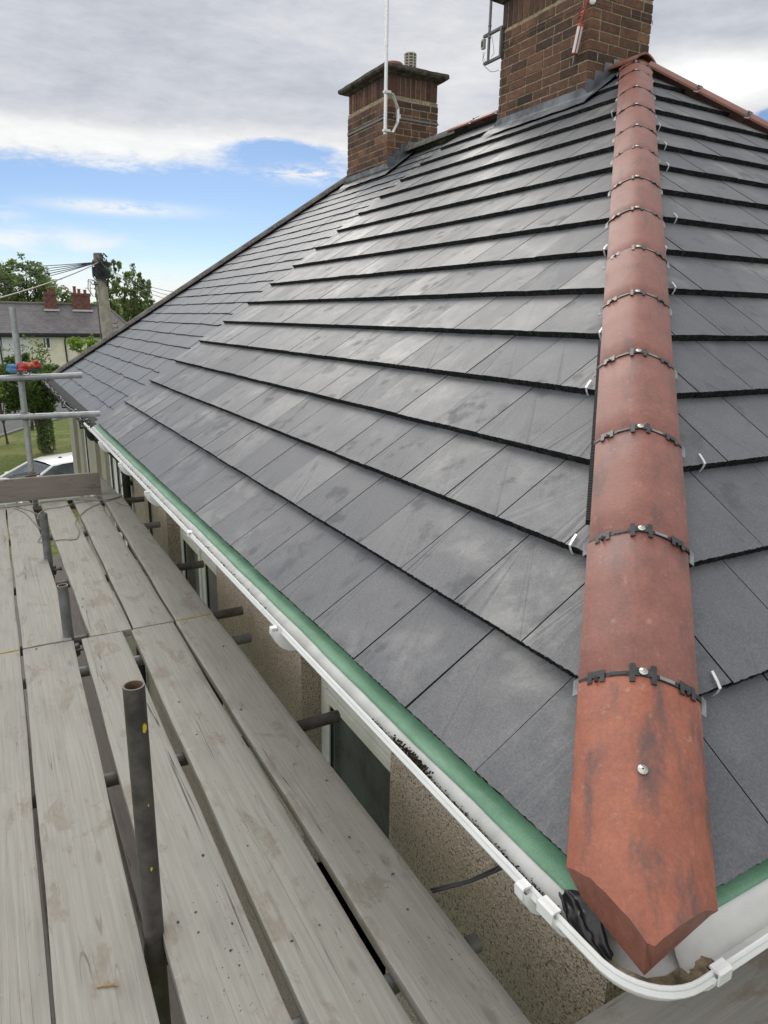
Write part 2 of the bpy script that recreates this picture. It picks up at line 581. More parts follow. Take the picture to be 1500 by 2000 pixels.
def m_wood(name, lo, hi, stain=(0.215, 0.175, 0.13), grey=0.5):
    m, q, b = mat_base(name, 0.82, 0, 0.3)
    co = obj_co(q)
    rnd = q.new('ShaderNodeObjectInfo').outputs['Random']
    off = q.new('ShaderNodeVectorMath', operation='ADD')
    q.l.new(co, off.inputs[0])
    q.l.new(q.comb(q.math('MULTIPLY', rnd, 17.0), q.math('MULTIPLY', rnd, 31.0), 0), off.inputs[1])
    v = off.outputs[0]
    g1 = q.noise(q.map(v, (70, 1.5, 70)), 1.6, 5, 0.62, 0.2)
    g2 = q.noise(q.map(v, (190, 3.4, 190)), 2.2, 3, 0.6)
    blot = q.noise(q.map(v, (7, 2.2, 7)), 1.3, 5, 0.6, 0.3)
    c = q.mix(q.smooth(g1, 0.12, 0.88), lo, hi)
    c = q.mix(q.math('MULTIPLY', q.smooth(g2, 0.52, 0.72), 0.2), c, tuple(x * 0.62 for x in lo))
    c = q.mix(q.math('MULTIPLY', q.smooth(blot, 0.46, 0.7), 0.32), c, tuple(x * 0.7 for x in lo))
    c = q.mix(q.math('MULTIPLY', rnd, 0.22), c, (0.30, 0.29, 0.275))
    st = q.noise(q.map(v, (6.5, 2.6, 6.5), loc=(4.2, 1.7, 0)), 1.5, 5, 0.68, 0.4)
    st = q.math('MULTIPLY', q.smooth(st, 0.545, 0.625), q.lin(q.noise(v, 60, 3, 0.7), 0.3, 0.7, 0.35, 1.0))
    c = q.mix(q.math('MULTIPLY', st, 0.7), c, stain)
    # hairline drying cracks along the grain
    cr = q.noise(q.map(v, (34, 0.42, 34), loc=(1.5, 0, 0)), 1.0, 2, 0.4, 0.15)
    ck = q.math('ABSOLUTE', q.math('SUBTRACT', cr, 0.5))
    ckm = q.math('MULTIPLY', q.smooth(ck, 0.006, 0.0018), q.smooth(q.noise(q.map(v, (8, 0.8, 8)), 1.0, 2), 0.52, 0.6))
    c = q.mix(q.math('MULTIPLY', ckm, 0.75), c, (0.05, 0.045, 0.04))
    # knots
    kn = q.voro(q.map(v, (6.2, 1.9, 0.001)), 1.0)
    km = q.smooth(kn, 0.085, 0.03)
    c = q.mix(q.math('MULTIPLY', km, 0.38), c, (0.14, 0.11, 0.085))
    sp = q.noise(v, 75, 3, 0.7)
    c = q.mix(q.math('MULTIPLY', q.smooth(sp, 0.69, 0.74), 0.75), c, (0.07, 0.062, 0.055))
    pl = q.noise(q.map(v, (9, 70, 9), rot=(0, 0, 0.6)), 1.3, 3, 0.6)
    c = q.mix(q.math('MULTIPLY', q.smooth(pl, 0.66, 0.74), 0.2), c, (0.62, 0.60, 0.55))
    for ang, lo_, sc_ in ((0.55, 2.0, 1.0), (-0.35, 7.0, 1.3), (0.15, 11.0, 0.9)):
        sn = q.noise(q.map(v, (24 * sc_, 0.9, 24), loc=(lo_, 0, 0), rot=(0, 0, ang)), 1.0, 1, 0.3)
        sm_ = q.smooth(q.math('ABSOLUTE', q.math('SUBTRACT', sn, 0.5)), 0.005, 0.0015)
        sm_ = q.math('MULTIPLY', sm_, q.smooth(q.noise(q.map(v, (5, 3.4, 5), loc=(lo_, 2, 0)), 1.0, 2), 0.56, 0.62))
        c = q.mix(q.math('MULTIPLY', sm_, 0.5), c, (0.14, 0.11, 0.075))
    q.put(b.inputs['Base Color'], c)
    h = q.math('ADD', q.math('MULTIPLY', g1, 0.9), q.math('ADD', q.math('MULTIPLY', g2, 0.8), q.math('MULTIPLY', ckm, -3.0)))
    bump(q, b, h, 0.4, 0.0016)
    return m


def m_steel(name, lo, hi, rough=0.5, metal=0.6, rust=0.3):
    m, q, b = mat_base(name, rough, metal, 0.5)
    co = obj_co(q)
    n = q.noise(co, 16, 5, 0.65)
    c = q.mix(q.smooth(n, 0.3, 0.7), lo, hi)
    r = q.noise(co, 38, 5, 0.7)
    c = q.mix(q.math('MULTIPLY', q.smooth(r, 0.58, 0.7), rust), c, (0.14, 0.085, 0.05))
    q.put(b.inputs['Base Color'], c)
    q.put(b.inputs['Roughness'], q.lin(n, 0.3, 0.7, rough - 0.1, rough + 0.15))
    bump(q, b, q.noise(co, 120, 3, 0.6), 0.2, 0.001)
    return m


def m_membrane():
    m, q, b = mat_base('green_membrane', 0.5, 0, 0.4)
    co = obj_co(q)
    n = q.noise(co, 6, 5, 0.65)
    c = q.mix(q.smooth(n, 0.3, 0.7), (0.12, 0.262, 0.165), (0.175, 0.345, 0.225))
    d = q.noise(q.map(co, (20, 4, 20)), 1.5, 5, 0.7)
    c = q.mix(q.math('MULTIPLY', q.smooth(d, 0.5, 0.72), 0.3), c, (0.40, 0.50, 0.42))
    w = q.noise(co, 380, 2, 0.5)
    c = q.mix(q.smooth(w, 0.5, 0.62, 0, 0.35), c, (0.06, 0.17, 0.09))
    q.put(b.inputs['Base Color'], c)
    bump(q, b, q.math('ADD', w, q.math('MULTIPLY', n, 3)), 0.25, 0.001)
    return m


def m_grass():
    m, q, b = mat_base('grass', 0.9, 0, 0.2)
    co = obj_co(q)
    n = q.noise(co, 0.5, 6, 0.65)
    f = q.noise(co, 7, 6, 0.75)
    c = q.mix(q.smooth(f, 0.3, 0.7), (0.055, 0.085, 0.018), (0.17, 0.20, 0.05))
    c = q.mix(q.math('MULTIPLY', q.smooth(n, 0.46, 0.64), 0.6), c, (0.26, 0.24, 0.09))
    q.put(b.inputs['Base Color'], c)
    bump(q, b, f, 0.8, 0.05)
    return m


def m_leaf(name, a, b_, c_):
    m, q, b = mat_base(name, 0.6, 0, 0.3)
    t = attr(q)
    n = q.noise(obj_co(q), 1.4, 3, 0.6)
    c = q.mix(q.smooth(t, 0.0, 0.6), a, b_)
    c = q.mix(q.smooth(t, 0.6, 1.0), c, c_)
    c = q.mix(q.smooth(n, 0.35, 0.7, 0, 0.35), c, a)
    q.put(b.inputs['Base Color'], c)
    tr = q.new('ShaderNodeBsdfTranslucent')
    q.l.new(q.mix(1.0, c, (1.5, 1.7, 0.9), 'MULTIPLY'), tr.inputs[0])
    mx = q.new('ShaderNodeMixShader')
    mx.inputs[0].default_value = 0.55
    q.l.new(b.outputs[0], mx.inputs[1])
    q.l.new(tr.outputs[0], mx.inputs[2])
    q.l.new(mx.outputs[0], q.n['Material Output'].inputs[0])
    return m


def m_roof_far():
    m, q, b = mat_base('old_slate', 0.7, 0, 0.3)
    co = obj_co(q)
    br = q.new('ShaderNodeTexBrick')
    q.l.new(q.map(co, (1, 1, 1)), br.inputs['Vector'])
    for i, c in ((1, (0.12, 0.115, 0.125)), (2, (0.17, 0.16, 0.165)), (3, (0.07, 0.068, 0.072))):
        br.inputs[i].default_value = (*c, 1)
    br.inputs['Scale'].default_value = 1
    br.inputs['Brick Width'].default_value = 0.32
    br.inputs['Row Height'].default_value = 0.24
    br.inputs['Mortar Size'].default_value = 0.016
    n = q.noise(co, 0.8, 5, 0.65)
    c = q.mix(q.math('MULTIPLY', q.smooth(n, 0.4, 0.7), 0.5), br.outputs[0], (0.21, 0.195, 0.185))
    q.put(b.inputs['Base Color'], c)
    return m


def m_paint(name, col, rough=0.28):
    m, q, b = mat_base(name, rough, 0, 0.5)
    q.put(b.inputs['Base Color'], (*col, 1))
    b.inputs['Coat Weight'].default_value = 0.5
    return m


def m_glass(name, col=(0.028, 0.038, 0.033), rough=0.09):
    m, q, b = mat_base(name, rough, 0, 0.5)
    co = obj_co(q)
    n = q.noise(co, 3.0, 3, 0.6)
    q.put(b.inputs['Base Color'], q.mix(q.smooth(n, 0.4, 0.65), col, tuple(c * 2.6 for c in col)))
    bump(q, b, q.noise(co, 1.2, 2), 0.05, 0.01)
    return m


M = dict(
    tile=m_tile(), slate=m_slate(), terra=m_terracotta(), brick=m_brick(),
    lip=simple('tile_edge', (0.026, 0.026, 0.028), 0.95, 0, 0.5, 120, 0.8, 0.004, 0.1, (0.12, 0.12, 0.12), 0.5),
    mortar=simple('mortar', (0.35, 0.285, 0.195), 0.95, 0, 0.3, 30, 0.6, 0.003, 0.2, (0.14, 0.115, 0.08), 0.45),
    dark=simple('dark_underlay', (0.02, 0.02, 0.022), 0.9, 0, 0.3, 20, 0.2),
    own_wall=m_roughcast('beige_roughcast', (0.045, 0.035, 0.028), (0.56, 0.46, 0.38), (0.80, 0.685, 0.575), 0.8),
    next_wall=m_roughcast('cream_roughcast', (0.30, 0.28, 0.2), (0.52, 0.50, 0.39), (0.62, 0.60, 0.48), 0.8),
    board=m_wood('weathered_board', (0.262, 0.250, 0.224), (0.378, 0.362, 0.325)),
    board2=m_wood('brown_board', (0.20, 0.165, 0.14), (0.31, 0.26, 0.22), (0.10, 0.085, 0.07)),
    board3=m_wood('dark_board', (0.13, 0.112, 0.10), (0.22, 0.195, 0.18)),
    galv=m_steel('galvanised_tube', (0.32, 0.335, 0.34), (0.48, 0.49, 0.49), 0.45, 0.55, 0.15),
    tube_dark=m_steel('dark_tube', (0.06, 0.055, 0.052), (0.13, 0.12, 0.112), 0.5, 0.4, 0.5),
    tube_mid=m_steel('dull_tube', (0.13, 0.135, 0.135), (0.22, 0.225, 0.22), 0.5, 0.5, 0.2),
    rust=simple('rusty_steel', (0.15, 0.095, 0.055), 0.85, 0.2, 0.4, 40, 0.4),
    coupler=m_steel('coupler_steel', (0.10, 0.085, 0.075), (0.22, 0.19, 0.17), 0.6, 0.5, 0.6),
    yellow=simple('yellow_paint', (0.62, 0.48, 0.03), 0.6, 0, 0.2, 60, 0.1),
    upvc=simple('white_plastic', (0.80, 0.80, 0.79), 0.33, 0, 0.04, 12, 0.03, 0.001, 0.5, (0.55, 0.53, 0.48), 0.25),
    gutter_in=simple('gutter_lining', (0.70, 0.70, 0.68), 0.38, 0, 0.06, 9, 0.05, 0.001, 0.5, (0.40, 0.36, 0.28), 0.35),
    tray=simple('pale_tray', (0.55, 0.56, 0.54), 0.45, 0, 0.1, 14, 0.05, 0.001, 0.4, (0.35, 0.33, 0.28), 0.4),
    silt=simple('gutter_silt', (0.24, 0.18, 0.11), 0.6, 0, 0.6, 26, 0.6, 0.004, 0.4, (0.60, 0.53, 0.42), 0.9),
    moss=simple('moss_dirt', (0.035, 0.03, 0.018), 0.95, 0, 0.6, 60, 0.6, 0.003, 0.1),
    membrane=m_membrane(),
    blackpl=simple('black_plastic', (0.016, 0.016, 0.018), 0.38, 0, 0.3, 30, 0.1),
    clipgrey=simple('clip_plastic', (0.035, 0.036, 0.038), 0.32, 0, 0.3, 60, 0.1),
    tabgrey=simple('grey_tab', (0.26, 0.27, 0.265), 0.4, 0.3, 0.2, 60, 0.1),
    washer=m_steel('screw_steel', (0.55, 0.54, 0.5), (0.7, 0.69, 0.65), 0.3, 0.9, 0.1),
    alu=simple('bright_aluminium', (0.80, 0.80, 0.79), 0.3, 0.35, 0.08, 40, 0.05),
    lead=simple('lead_sheet', (0.135, 0.145, 0.16), 0.5, 0.3, 0.35, 9, 0.3, 0.003, 0.5, (0.34, 0.34, 0.34), 0.5),
    grass=m_grass(),
    asphalt=simple('asphalt', (0.115, 0.118, 0.122), 0.9, 0, 0.15, 4, 0.2, 0.01, 0.3),
    paving=simple('pavement', (0.26, 0.255, 0.245), 0.9, 0, 0.12, 3, 0.2, 0.01, 0.3),
    brownpath=simple('brown_path', (0.10, 0.085, 0.072), 0.95, 0, 0.3, 5, 0.3, 0.01, 0.2),
    cap=simple('weathered_concrete', (0.10, 0.085, 0.068), 0.95, 0, 0.5, 14, 0.8, 0.01, 0.2, (0.05, 0.05, 0.035), 0.7),
    pot=simple('clay_pot', (0.26, 0.115, 0.075), 0.8, 0, 0.3, 20, 0.2),
    cowl=simple('buff_cowl', (0.44, 0.41, 0.35), 0.6, 0, 0.15, 30, 0.1),
    grey_ridge=simple('grey_ridge', (0.15, 0.135, 0.125), 0.85, 0, 0.35, 16, 0.5, 0.003, 0.3, (0.24, 0.23, 0.2), 0.4),
    glass=m_glass('window_glass'),
    curtain=simple('grey_blind', (0.10, 0.115, 0.115), 0.7, 0, 0.3, 3, 0.0),
    cream=simple('cream_render', (0.80, 0.76, 0.585), 0.9, 0, 0.06, 1.5, 0.15, 0.01, 0.2, (0.5, 0.47, 0.36), 0.3),
    white_wall=simple('pale_render', (0.72, 0.72, 0.70), 0.9, 0, 0.06, 1.5, 0.15, 0.01, 0.2),
    far_roof=m_roof_far(),
    far_brick=simple('red_brick', (0.17, 0.08, 0.062), 0.9, 0, 0.35, 6, 0.2),
    pole=simple('pole_timber', (0.36, 0.34, 0.28), 0.85, 0, 0.2, 8, 0.4, 0.003, 0.3, (0.22, 0.2, 0.16), 0.5),
    pole_top=simple('pole_top_timber', (0.17, 0.15, 0.12), 0.9, 0, 0.3, 14, 0.4),
    bark=simple('bark', (0.085, 0.07, 0.05), 0.95, 0, 0.45, 6, 0.8, 0.02, 0.2),
    leaf_a=m_leaf('oak_leaves', (0.085, 0.115, 0.055), (0.155, 0.20, 0.09), (0.25, 0.30, 0.14)),
    leaf_b=m_leaf('birch_leaves', (0.09, 0.115, 0.06), (0.165, 0.205, 0.10), (0.27, 0.31, 0.16)),
    leaf_c=m_leaf('street_tree_leaves', (0.045, 0.068, 0.024), (0.095, 0.14, 0.045), (0.18, 0.23, 0.08)),
    leaf_d=m_leaf('bright_leaves', (0.09, 0.14, 0.02), (0.19, 0.27, 0.045), (0.32, 0.38, 0.09)),
    carpaint=m_paint('white_car_paint', (0.78, 0.79, 0.80)),
    carglass=m_glass('car_glass', (0.03, 0.04, 0.042)),
    rubber=simple('rubber', (0.02, 0.02, 0.02), 0.9, 0, 0.2, 10, 0.1),
    red=simple('red_plastic', (0.40, 0.045, 0.04), 0.4, 0, 0.25, 30, 0.1),
    orange=simple('orange_cloth', (0.62, 0.22, 0.07), 0.8, 0, 0.25, 30, 0.3),
    blue=simple('blue_cloth', (0.12, 0.28, 0.52), 0.7, 0, 0.3, 24, 0.3),
    teal=simple('dark_teal', (0.02, 0.10, 0.10), 0.7, 0, 0.3, 24, 0.3),
    wire=simple('grey_wire', (0.20, 0.185, 0.16), 0.5, 0.3, 0.2, 20, 0.1),
    wire_b=simple('black_cable', (0.03, 0.03, 0.032), 0.6, 0, 0.2, 20, 0.1),
    straw=simple('straw', (0.30, 0.22, 0.10), 0.9, 0, 0.3, 40, 0.2),
    tilecrumb=simple('grit', (0.07, 0.066, 0.06), 0.95, 0, 0.5, 40, 0.3),
)

# ------------------------------------------------------------------ the house (one building, two halves)
W = 4.1             # plan distance from eave to ridge
G = 0.315           # tile gauge
TW = 0.30448        # tile cover width
PARTY = 6.545       # line between the two halves
ZR = W * T
house = thing('semi_detached_house', 'semi-detached house whose near half has new dark grey roof tiles with red hips', 'house', (2.0, 5.0, -4.9))


def P(side, s, w, n):
    if side == 'L':
        return Vector((s * CT - n * ST, w, s * ST + n * CT))
    return Vector((w, s * CT - n * ST, s * ST + n * CT))


def clip(poly, fn):
    """keep the part of a polygon where fn(point) >= 0"""
    out = []
    for i, a in enumerate(poly):
        b = poly[(i + 1) % len(poly)]
        fa, fb = fn(a), fn(b)
        if fa >= 0:
            out.append(a)
        if (fa >= 0) != (fb >= 0):
            t = fa / (fa - fb)
            out.append((a[0] + (b[0] - a[0]) * t, a[1] + (b[1] - a[1]) * t))
    return out


def tile_slope(side, offs, wmin, wmax, kmax, limits):
    mb = MB()
    th = 0.032
    for k in range(kmax):
        s0, s1 = k * G - (0.007 if k == 0 else 0), (k + 1) * G + 0.03
        near = k < 5
        i = -3
        while True:
            wa = offs[k % 2] + i * TW
            i += 1
            if wa > wmax:
                break
            if wa + TW < wmin:
                continue
            gap = 0.0022
            js = R.uniform(-0.0015, 0.0015)
            jn = R.uniform(-0.0012, 0.0012)
            tint = min(0.999, max(0, R.gauss(0.45, 0.26)))
            nseg = 44 if (near and wa < 3.2) else 8
            a, b = max(wa + gap, wmin), min(wa + TW - gap, wmax)
            if b - a < 0.01:
                continue
            front = []
            for q in range(nseg + 1):
                w = a + (b - a) * q / nseg
                front.append((s0 + js + R.uniform(-0.0015, 0.0015) * (1 if near else 0.7), w))
            poly = front + [(s1, b), (s1, a)]
            for fn in limits:
                if poly:
                    poly = clip(poly, fn)
            if len(poly) < 3:
                continue
            topn = lambda s: jn - th * (s - s0) / G
            top = []
            for s, w in poly:
                e = 0.0
                if abs(s - s0) < 0.0045:
                    e = -R.uniform(0, 0.0024)
                top.append(P(side, s, w, topn(s) + e))
            bot = [P(side, s + (0.001 if abs(s - s0) < 0.0045 else 0), w, topn(s) - th + (R.uniform(-0.001, 0.001) if abs(s - s0) < 0.0045 else 0)) for s, w in poly]
            n = len(poly)
            flip = side == 'L'
            order = tuple(range(n))
            mb.add(top, [order[::-1] if flip else order], 0, tint)
            for q in range(n):
                q2 = (q + 1) % n
                isfront = abs(poly[q][0] - s0) < 0.0045 and abs(poly[q2][0] - s0) < 0.0045
                vs = [top[q], top[q2], bot[q2], bot[q]]
                if not isfront:
                    kf = 1.0 if (side == 'L' and min(poly[q][1], poly[q2][1]) > PARTY - 0.003) else 0.6
                    vs[2] = top[q2] + (bot[q2] - top[q2]) * kf
                    vs[3] = top[q] + (bot[q] - top[q]) * kf
                mb.add(vs, [(0, 1, 2, 3) if flip else (3, 2, 1, 0)], 1, tint)
    return mb


HIP_CUT = 0.055
offL = {0: 0.47726 - 2 * TW + 0.0, 1: 0.64609 - 2 * TW}
KMAX = 17
topS = W / CT - 0.05
limL = [lambda p: p[1] - p[0] * CT - HIP_CUT, lambda p: topS - p[0]]
limR = [lambda p: p[1] - p[0] * CT - HIP_CUT, lambda p: topS - p[0], lambda p: 2 * W - p[0] * CT - p[1] - 0.05]
tiles_l = tile_slope('L', offL, 0, PARTY, KMAX, limL).build('tiled_roof', [M['tile'], M['lip']], house)
offR = {0: 0.087 - TW, 1: 0.242 - TW}
tiles_r = tile_slope('R', offR, 0, 2 * W, KMAX, limR).build('tiled_roof', [M['tile'], M['lip']], house)

# slates on the far half
YH0, YH1 = 12.05, 9.02          # its hip: foot and top
HSL = (YH0 - YH1) / W


def slates():
    mb = MB()
    sg = 0.197
    for k in range(27):
        s0, s1 = k * sg, (k + 1) * sg + 0.05
        w = PARTY + 0.012 - (0.14 if k % 2 else 0) - R.random() * 0.03
        while w < YH0:
            wd = R.choice((0.25, 0.255, 0.28, 0.3, 0.245))
            a, b = max(w + 0.001, PARTY + 0.012), w + wd - 0.001
            w += wd
            if b - a < 0.02:
                continue
            js = R.uniform(-0.007, 0.007)
            jn = R.uniform(-0.0015, 0.0022)
            skew = R.uniform(-0.004, 0.004)
            poly = [(s0 + js, a), (s0 + js + skew, b), (s1, b), (s1, a)]
            poly = clip(poly, lambda p: YH0 - HSL * p[0] * CT - p[1] - 0.04)
            if len(poly) >= 3:
                poly = clip(poly, lambda p: topS - p[0])
            if len(poly) < 3:
                continue
            tn = lambda s: -0.054 + jn - 0.011 * (s - s0) / sg
            top = [P('L', s, q, tn(s)) for s, q in poly]
            bot = [P('L', s, q, tn(s) - 0.009) for s, q in poly]
            n = len(poly)
            tint = R.random()
            mb.add(top, [tuple(range(n))[::-1]], 0, tint)
            for q in range(n):
                q2 = (q + 1) % n
                mb.add([top[q], top[q2], bot[q2], bot[q]], [(0, 1, 2, 3)], 1, tint)
    return mb


slate_o = slates().build('slate_roof', [M['slate'], M['lip']], house)

# roof deck under the coverings, with the rear slopes and the far end slope
dk = MB()
lift = -0.085


def pl(x, y, z):
    return Vector((x, y, z + lift))


dk.add([pl(0.03, 0.03, 0.02), pl(W, W, ZR), pl(W, YH1, ZR), pl(0.03, YH0 - 0.03, 0.02)], [(3, 2, 1, 0)])
dk.add([pl(0.03, 0.03, 0.02), pl(2 * W, 0.03, 0.02), pl(W, W, ZR)], [(0, 1, 2)])
dk.build('roof_deck', [M['dark']], house)
rr = MB()
rr.add([pl(2 * W, 0, 0.05), pl(2 * W, YH0, 0.05), pl(W, YH1, ZR + 0.05), pl(W, W, ZR + 0.05)], [(0, 1, 2, 3)])
rr.add([pl(2 * W, YH0, 0.05), pl(0, YH0, 0.05), pl(W, YH1, ZR + 0.05)], [(0, 1, 2)])
rr.build('rear_roof', [M['slate']], house)

# ---- hip and ridge tiles
HD = Vector((1, 1, T)).normalized()
HS = Vector((1, -1, 0)).normalized()
HU = HS.cross(HD).normalized()
if HU.z < 0:
    HU = -HU
HA, HB0, HB1 = 0.126, -0.03, 0.04
sag = HB1 - HB0
RAD = (HA * HA + sag * sag) / (2 * sag)


def arc(a):
    """height of the tile's crown at offset a: rounded crest, straighter legs"""
    r = (HB1 - RAD) + sqrt(max(0, RAD * RAD - a * a))
    v = HB1 + 0.006 - sqrt((0.60 * a) ** 2 + 0.022 ** 2) + 0.022 - 0.006
    return 0.45 * r + 0.55 * v


def frame(o, d, s, u):
    return Matrix(((s.x, d.x, u.x, o.x), (s.y, d.y, u.y, o.y), (s.z, d.z, u.z, o.z), (0, 0, 0, 1)))


def hip_tile_mesh(length=0.445, th=0.014):
    mb = MB()
    na = 18
    ts = [0, 0.003, 0.12, 0.28, length - 0.003, length]
    rows_o, rows_i = [], []
    for j, t in enumerate(ts):
        e = 0.0025 if j in (0, 5) else 0.0
        ro, ri = [], []
        for i in range(na + 1):
            a = -HA + 2 * HA * i / na
            z = arc(a) - e + R.uniform(-0.0004, 0.0004)
            ro.append((a, t, z))
            ri.append((a * (1 - th / HA * 0.25), t, z - th))
        rows_o.append(ro)
        rows_i.append(ri)
    mb.sheet(rows_o, 0, 0.25)
    mb.sheet([r[::-1] for r in rows_i], 0, 0.25)
    for a_, b_, fl in ((rows_o[0], rows_i[0], 1), (rows_o[-1], rows_i[-1], 0)):
        mb.sheet([b_, a_] if fl else [a_, b_], 0, 0.25, False)
    for idx, fl in ((0, 0), (na, 1)):
        l1 = [r[idx] for r in rows_o]
        l2 = [r[idx] for r in rows_i]
        mb.sheet([l1, l2] if fl else [l2, l1], 0, 0.25, False)
    return mb


HIPT = [0.476, 0.920, 1.369, 1.816, 2.276, 2.71, 3.178, 3.626, 4.146, 4.584, 5.08, 5.57, 6.085, 6.375]
hip0 = hip_tile_mesh().build('hip_tile', [M['terra']], tiles_l)
AC = -0.008
for j, t in enumerate(HIPT):
    nxt = HIPT[j + 1] if j + 1 < len(HIPT) else t + 0.26
    o = hip0 if j == 0 else copy_part(hip0, tiles_l)
    o.parent = tiles_l
    wob = R.uniform(-0.003, 0.003)
    lf = R.uniform(-0.001, 0.002)
    mw = frame(HD * (t + 0.004) + HS * (AC + wob) + HU * lf, HD, HS, HU)
    sc = (nxt - t - 0.006) / 0.445
    o.matrix_parent_inverse = Matrix.Identity(4)
    o.matrix_basis = Matrix.Translation(-tiles_l.matrix_basis.translation) @ mw @ Matrix.Diagonal((R.uniform(0.985, 1.0), sc, 1, 1))

# the mitred lowest hip tile: solid end cut square to both eaves
CUT = -0.05


def first_hip():
    mb = MB()
    na = 20
    tj = HIPT[0] - 0.003
    rows, low = [], []
    nt = 10
    for i in range(na + 1):
        a = -HA + 2 * HA * i / na
        ro, rl = [], []
        for j in range(nt + 1):
            f = j / nt
            z1 = arc(a)
            rise = 0.031 - 0.013 * abs(a) / HA
            # lower end of this strip: where it meets the vertical cut plane of its side
            rc = (HB1 - RAD) + sqrt(max(0, RAD * RAD - a * a))
            z0 = 0.8 * rc + 0.2 * arc(a) + rise
            pc = HS * (AC + a) + HU * z0
            t0 = (CUT - (pc.x if a <= 0 else pc.y)) / HD.x
            t0 -= 0.019 * (1 - abs(a) / HA)
            t = t0 + (tj - t0) * f
            z = z0 + (z1 - z0) * f
            ro.append(HD * t + HS * (AC + a) + HU * z)
            zl = z - 0.014
            if j == 0:
                ro[0] = ro[0] + Vector((R.gauss(0, 0.0009), R.gauss(0, 0.0009), R.gauss(0, 0.0006)))
                # foot of the end face
                tipf = Vector((-0.036, -0.036, -0.056))
                k_ = abs(a) / HA
                if a <= 0:
                    cf_ = Vector((CUT + 0.013, 0.108, -0.024))
                else:
                    cf_ = Vector((0.118, CUT + 0.012, -0.006))
                rl.append(tipf.lerp(cf_, k_))
            else:
                rl.append(ro[-1] + HU * -0.016)
        rows.append(ro)
        low.append(rl)
    mb.sheet([r[::-1] for r in rows], 0, 1.0)
    mb.sheet(low, 0, 1.0)
    ef = [r[0] for r in rows]
    el = [r[0] for r in low]
    half = na // 2
    el[half] = Vector((-0.036, -0.036, -0.056))
    mb.sheet([el[:half + 1], ef[:half + 1]][::-1], 0, 0.45, False)
    mb.sheet([el[half:], ef[half:]][::-1], 0, 0.45, False)
    mb.sheet([[r[-1] for r in rows], [r[-1] for r in low]], 0, 1.0, False)
    mb.sheet([rows[0], low[0]], 0, 1.0, False)
    mb.sheet([low[-1], rows[-1]], 0, 1.0, False)
    # rotate into hip frame so that the long axis is y
    fm = frame(HD * 0.0, HD, HS, HU).inverted()
    mb.v = [tuple(fm @ Vector(v)) for v in mb.v]
    return mb


fo = first_hip().build('hip_tile', [M['terra']], tiles_l)
fo.matrix_parent_inverse = Matrix.Identity(4)
fo.matrix_basis = Matrix.Translation(-tiles_l.matrix_basis.translation) @ frame(Vector((0, 0, 0)), HD, HS, HU)
fo['label'] = 'bright orange lowest hip tile with soot flashes and mitred end'


def clip_mesh(detail=True):
    """black union strip across a hip joint with three H clips and a screw"""
    mb = MB()
    na = 24
    strip = lambda t0, t1, dz, a0=-HA, a1=HA: [[(a0 + (a1 - a0) * i / na, t, arc(a0 + (a1 - a0) * i / na) + dz) for i in range(na + 1)] for t in (t0, t1)]
    mb.sheet(strip(-0.0055, 0.0055, -0.0008), 0)
    mb.sheet(strip(-0.0055, -0.0055, 0)[:1] + [[(x, y, z - 0.012) for x, y, z in strip(-0.0055, -0.0055, 0)[0]]], 0)

    def plate(a0, a1, t0, t1, dz=0.0028, mat=1):
        pts = []
        for t in (t0, t1):
            for a in (a0, a1):
                pts.append(Vector((a, t, arc(a) + dz)))
        v = [pts[0], pts[1], pts[3], pts[2]]
        lo = [p - Vector((0, 0, 0.0045)) for p in v]
        mb.hexa([lo[0], lo[1], lo[2], lo[3], v[0], v[1], v[2], v[3]], mat)

    # crown clip: two bars and a bridge
    for sg in (-1, 1):
        a0, a1 = sorted((sg * 0.0165, sg * 0.0275))
        plate(a0, a1, -0.022, 0.024)
    plate(-0.0165, 0.0165, -0.006, 0.013, 0.0024)
    # side clips
    for sg in (-1, 1):
        c = sg * 0.094
        plate(c - 0.017, c - 0.008, -0.017, 0.014)
        plate(c + 0.008, c + 0.017, -0.017, 0.014)
        plate(c - 0.008, c + 0.008, -0.004, 0.013, 0.0022)
        mb.box((c, -0.010, arc(c) + 0.0045), (0.006, 0.012, 0.008), 0)
    # flat strips of the union seen in the joint
    for sg in (-1, 1):
        a0, a1 = sorted((sg * 0.034, sg * 0.066))
        plate(a0, a1, -0.0025, 0.006, 0.0005, 3 if sg > 0 else 1)
    # screw and washer at the crown
    mb.lathe((0, 0.004, arc(0) + 0.0035), [(0.0, 0.0045), (0.0035, 0.0045), (0.0048, 0.003), (0.005, 0.0018), (0.009, 0.0014), (0.0095, 0)], 16, 2)
    mb.box((0, 0.004, arc(0) + 0.008), (0.003, 0.003, 0.0008), 0)
    # ends of the strip hanging on the tiles
    for sg in (-1, 1):
        a = sg * (HA + 0.001)
        z = arc(HA)
        mb.hexa([Vector((a, -0.022, z - 0.022)), Vector((a + sg * 0.012, -0.024, z - 0.03)), Vector((a + sg * 0.012, 0.012, z - 0.022)), Vector((a, 0.012, z - 0.006)),
                 Vector((a, -0.022, z - 0.019)), Vector((a + sg * 0.012, -0.024, z - 0.027)), Vector((a + sg * 0.012, 0.012, z - 0.019)), Vector((a, 0.012, z - 0.003))], 3)
    return mb


clip0 = clip_mesh().build('hip_clip', [M['blackpl'], M['clipgrey'], M['washer'], M['tabgrey']], tiles_l)
for j, t in enumerate(HIPT):
    o = clip0 if j == 0 else copy_part(clip0, tiles_l)
    o.matrix_parent_inverse = Matrix.Identity(4)
    o.matrix_basis = Matrix.Translation(-tiles_l.matrix_basis.translation) @ frame(HD * t + HS * (AC + R.uniform(-0.003, 0.003)) + HU * 0.003, HD, HS, HU) @ Matrix.Rotation(R.uniform(-0.02, 0.02), 4, 'Z')

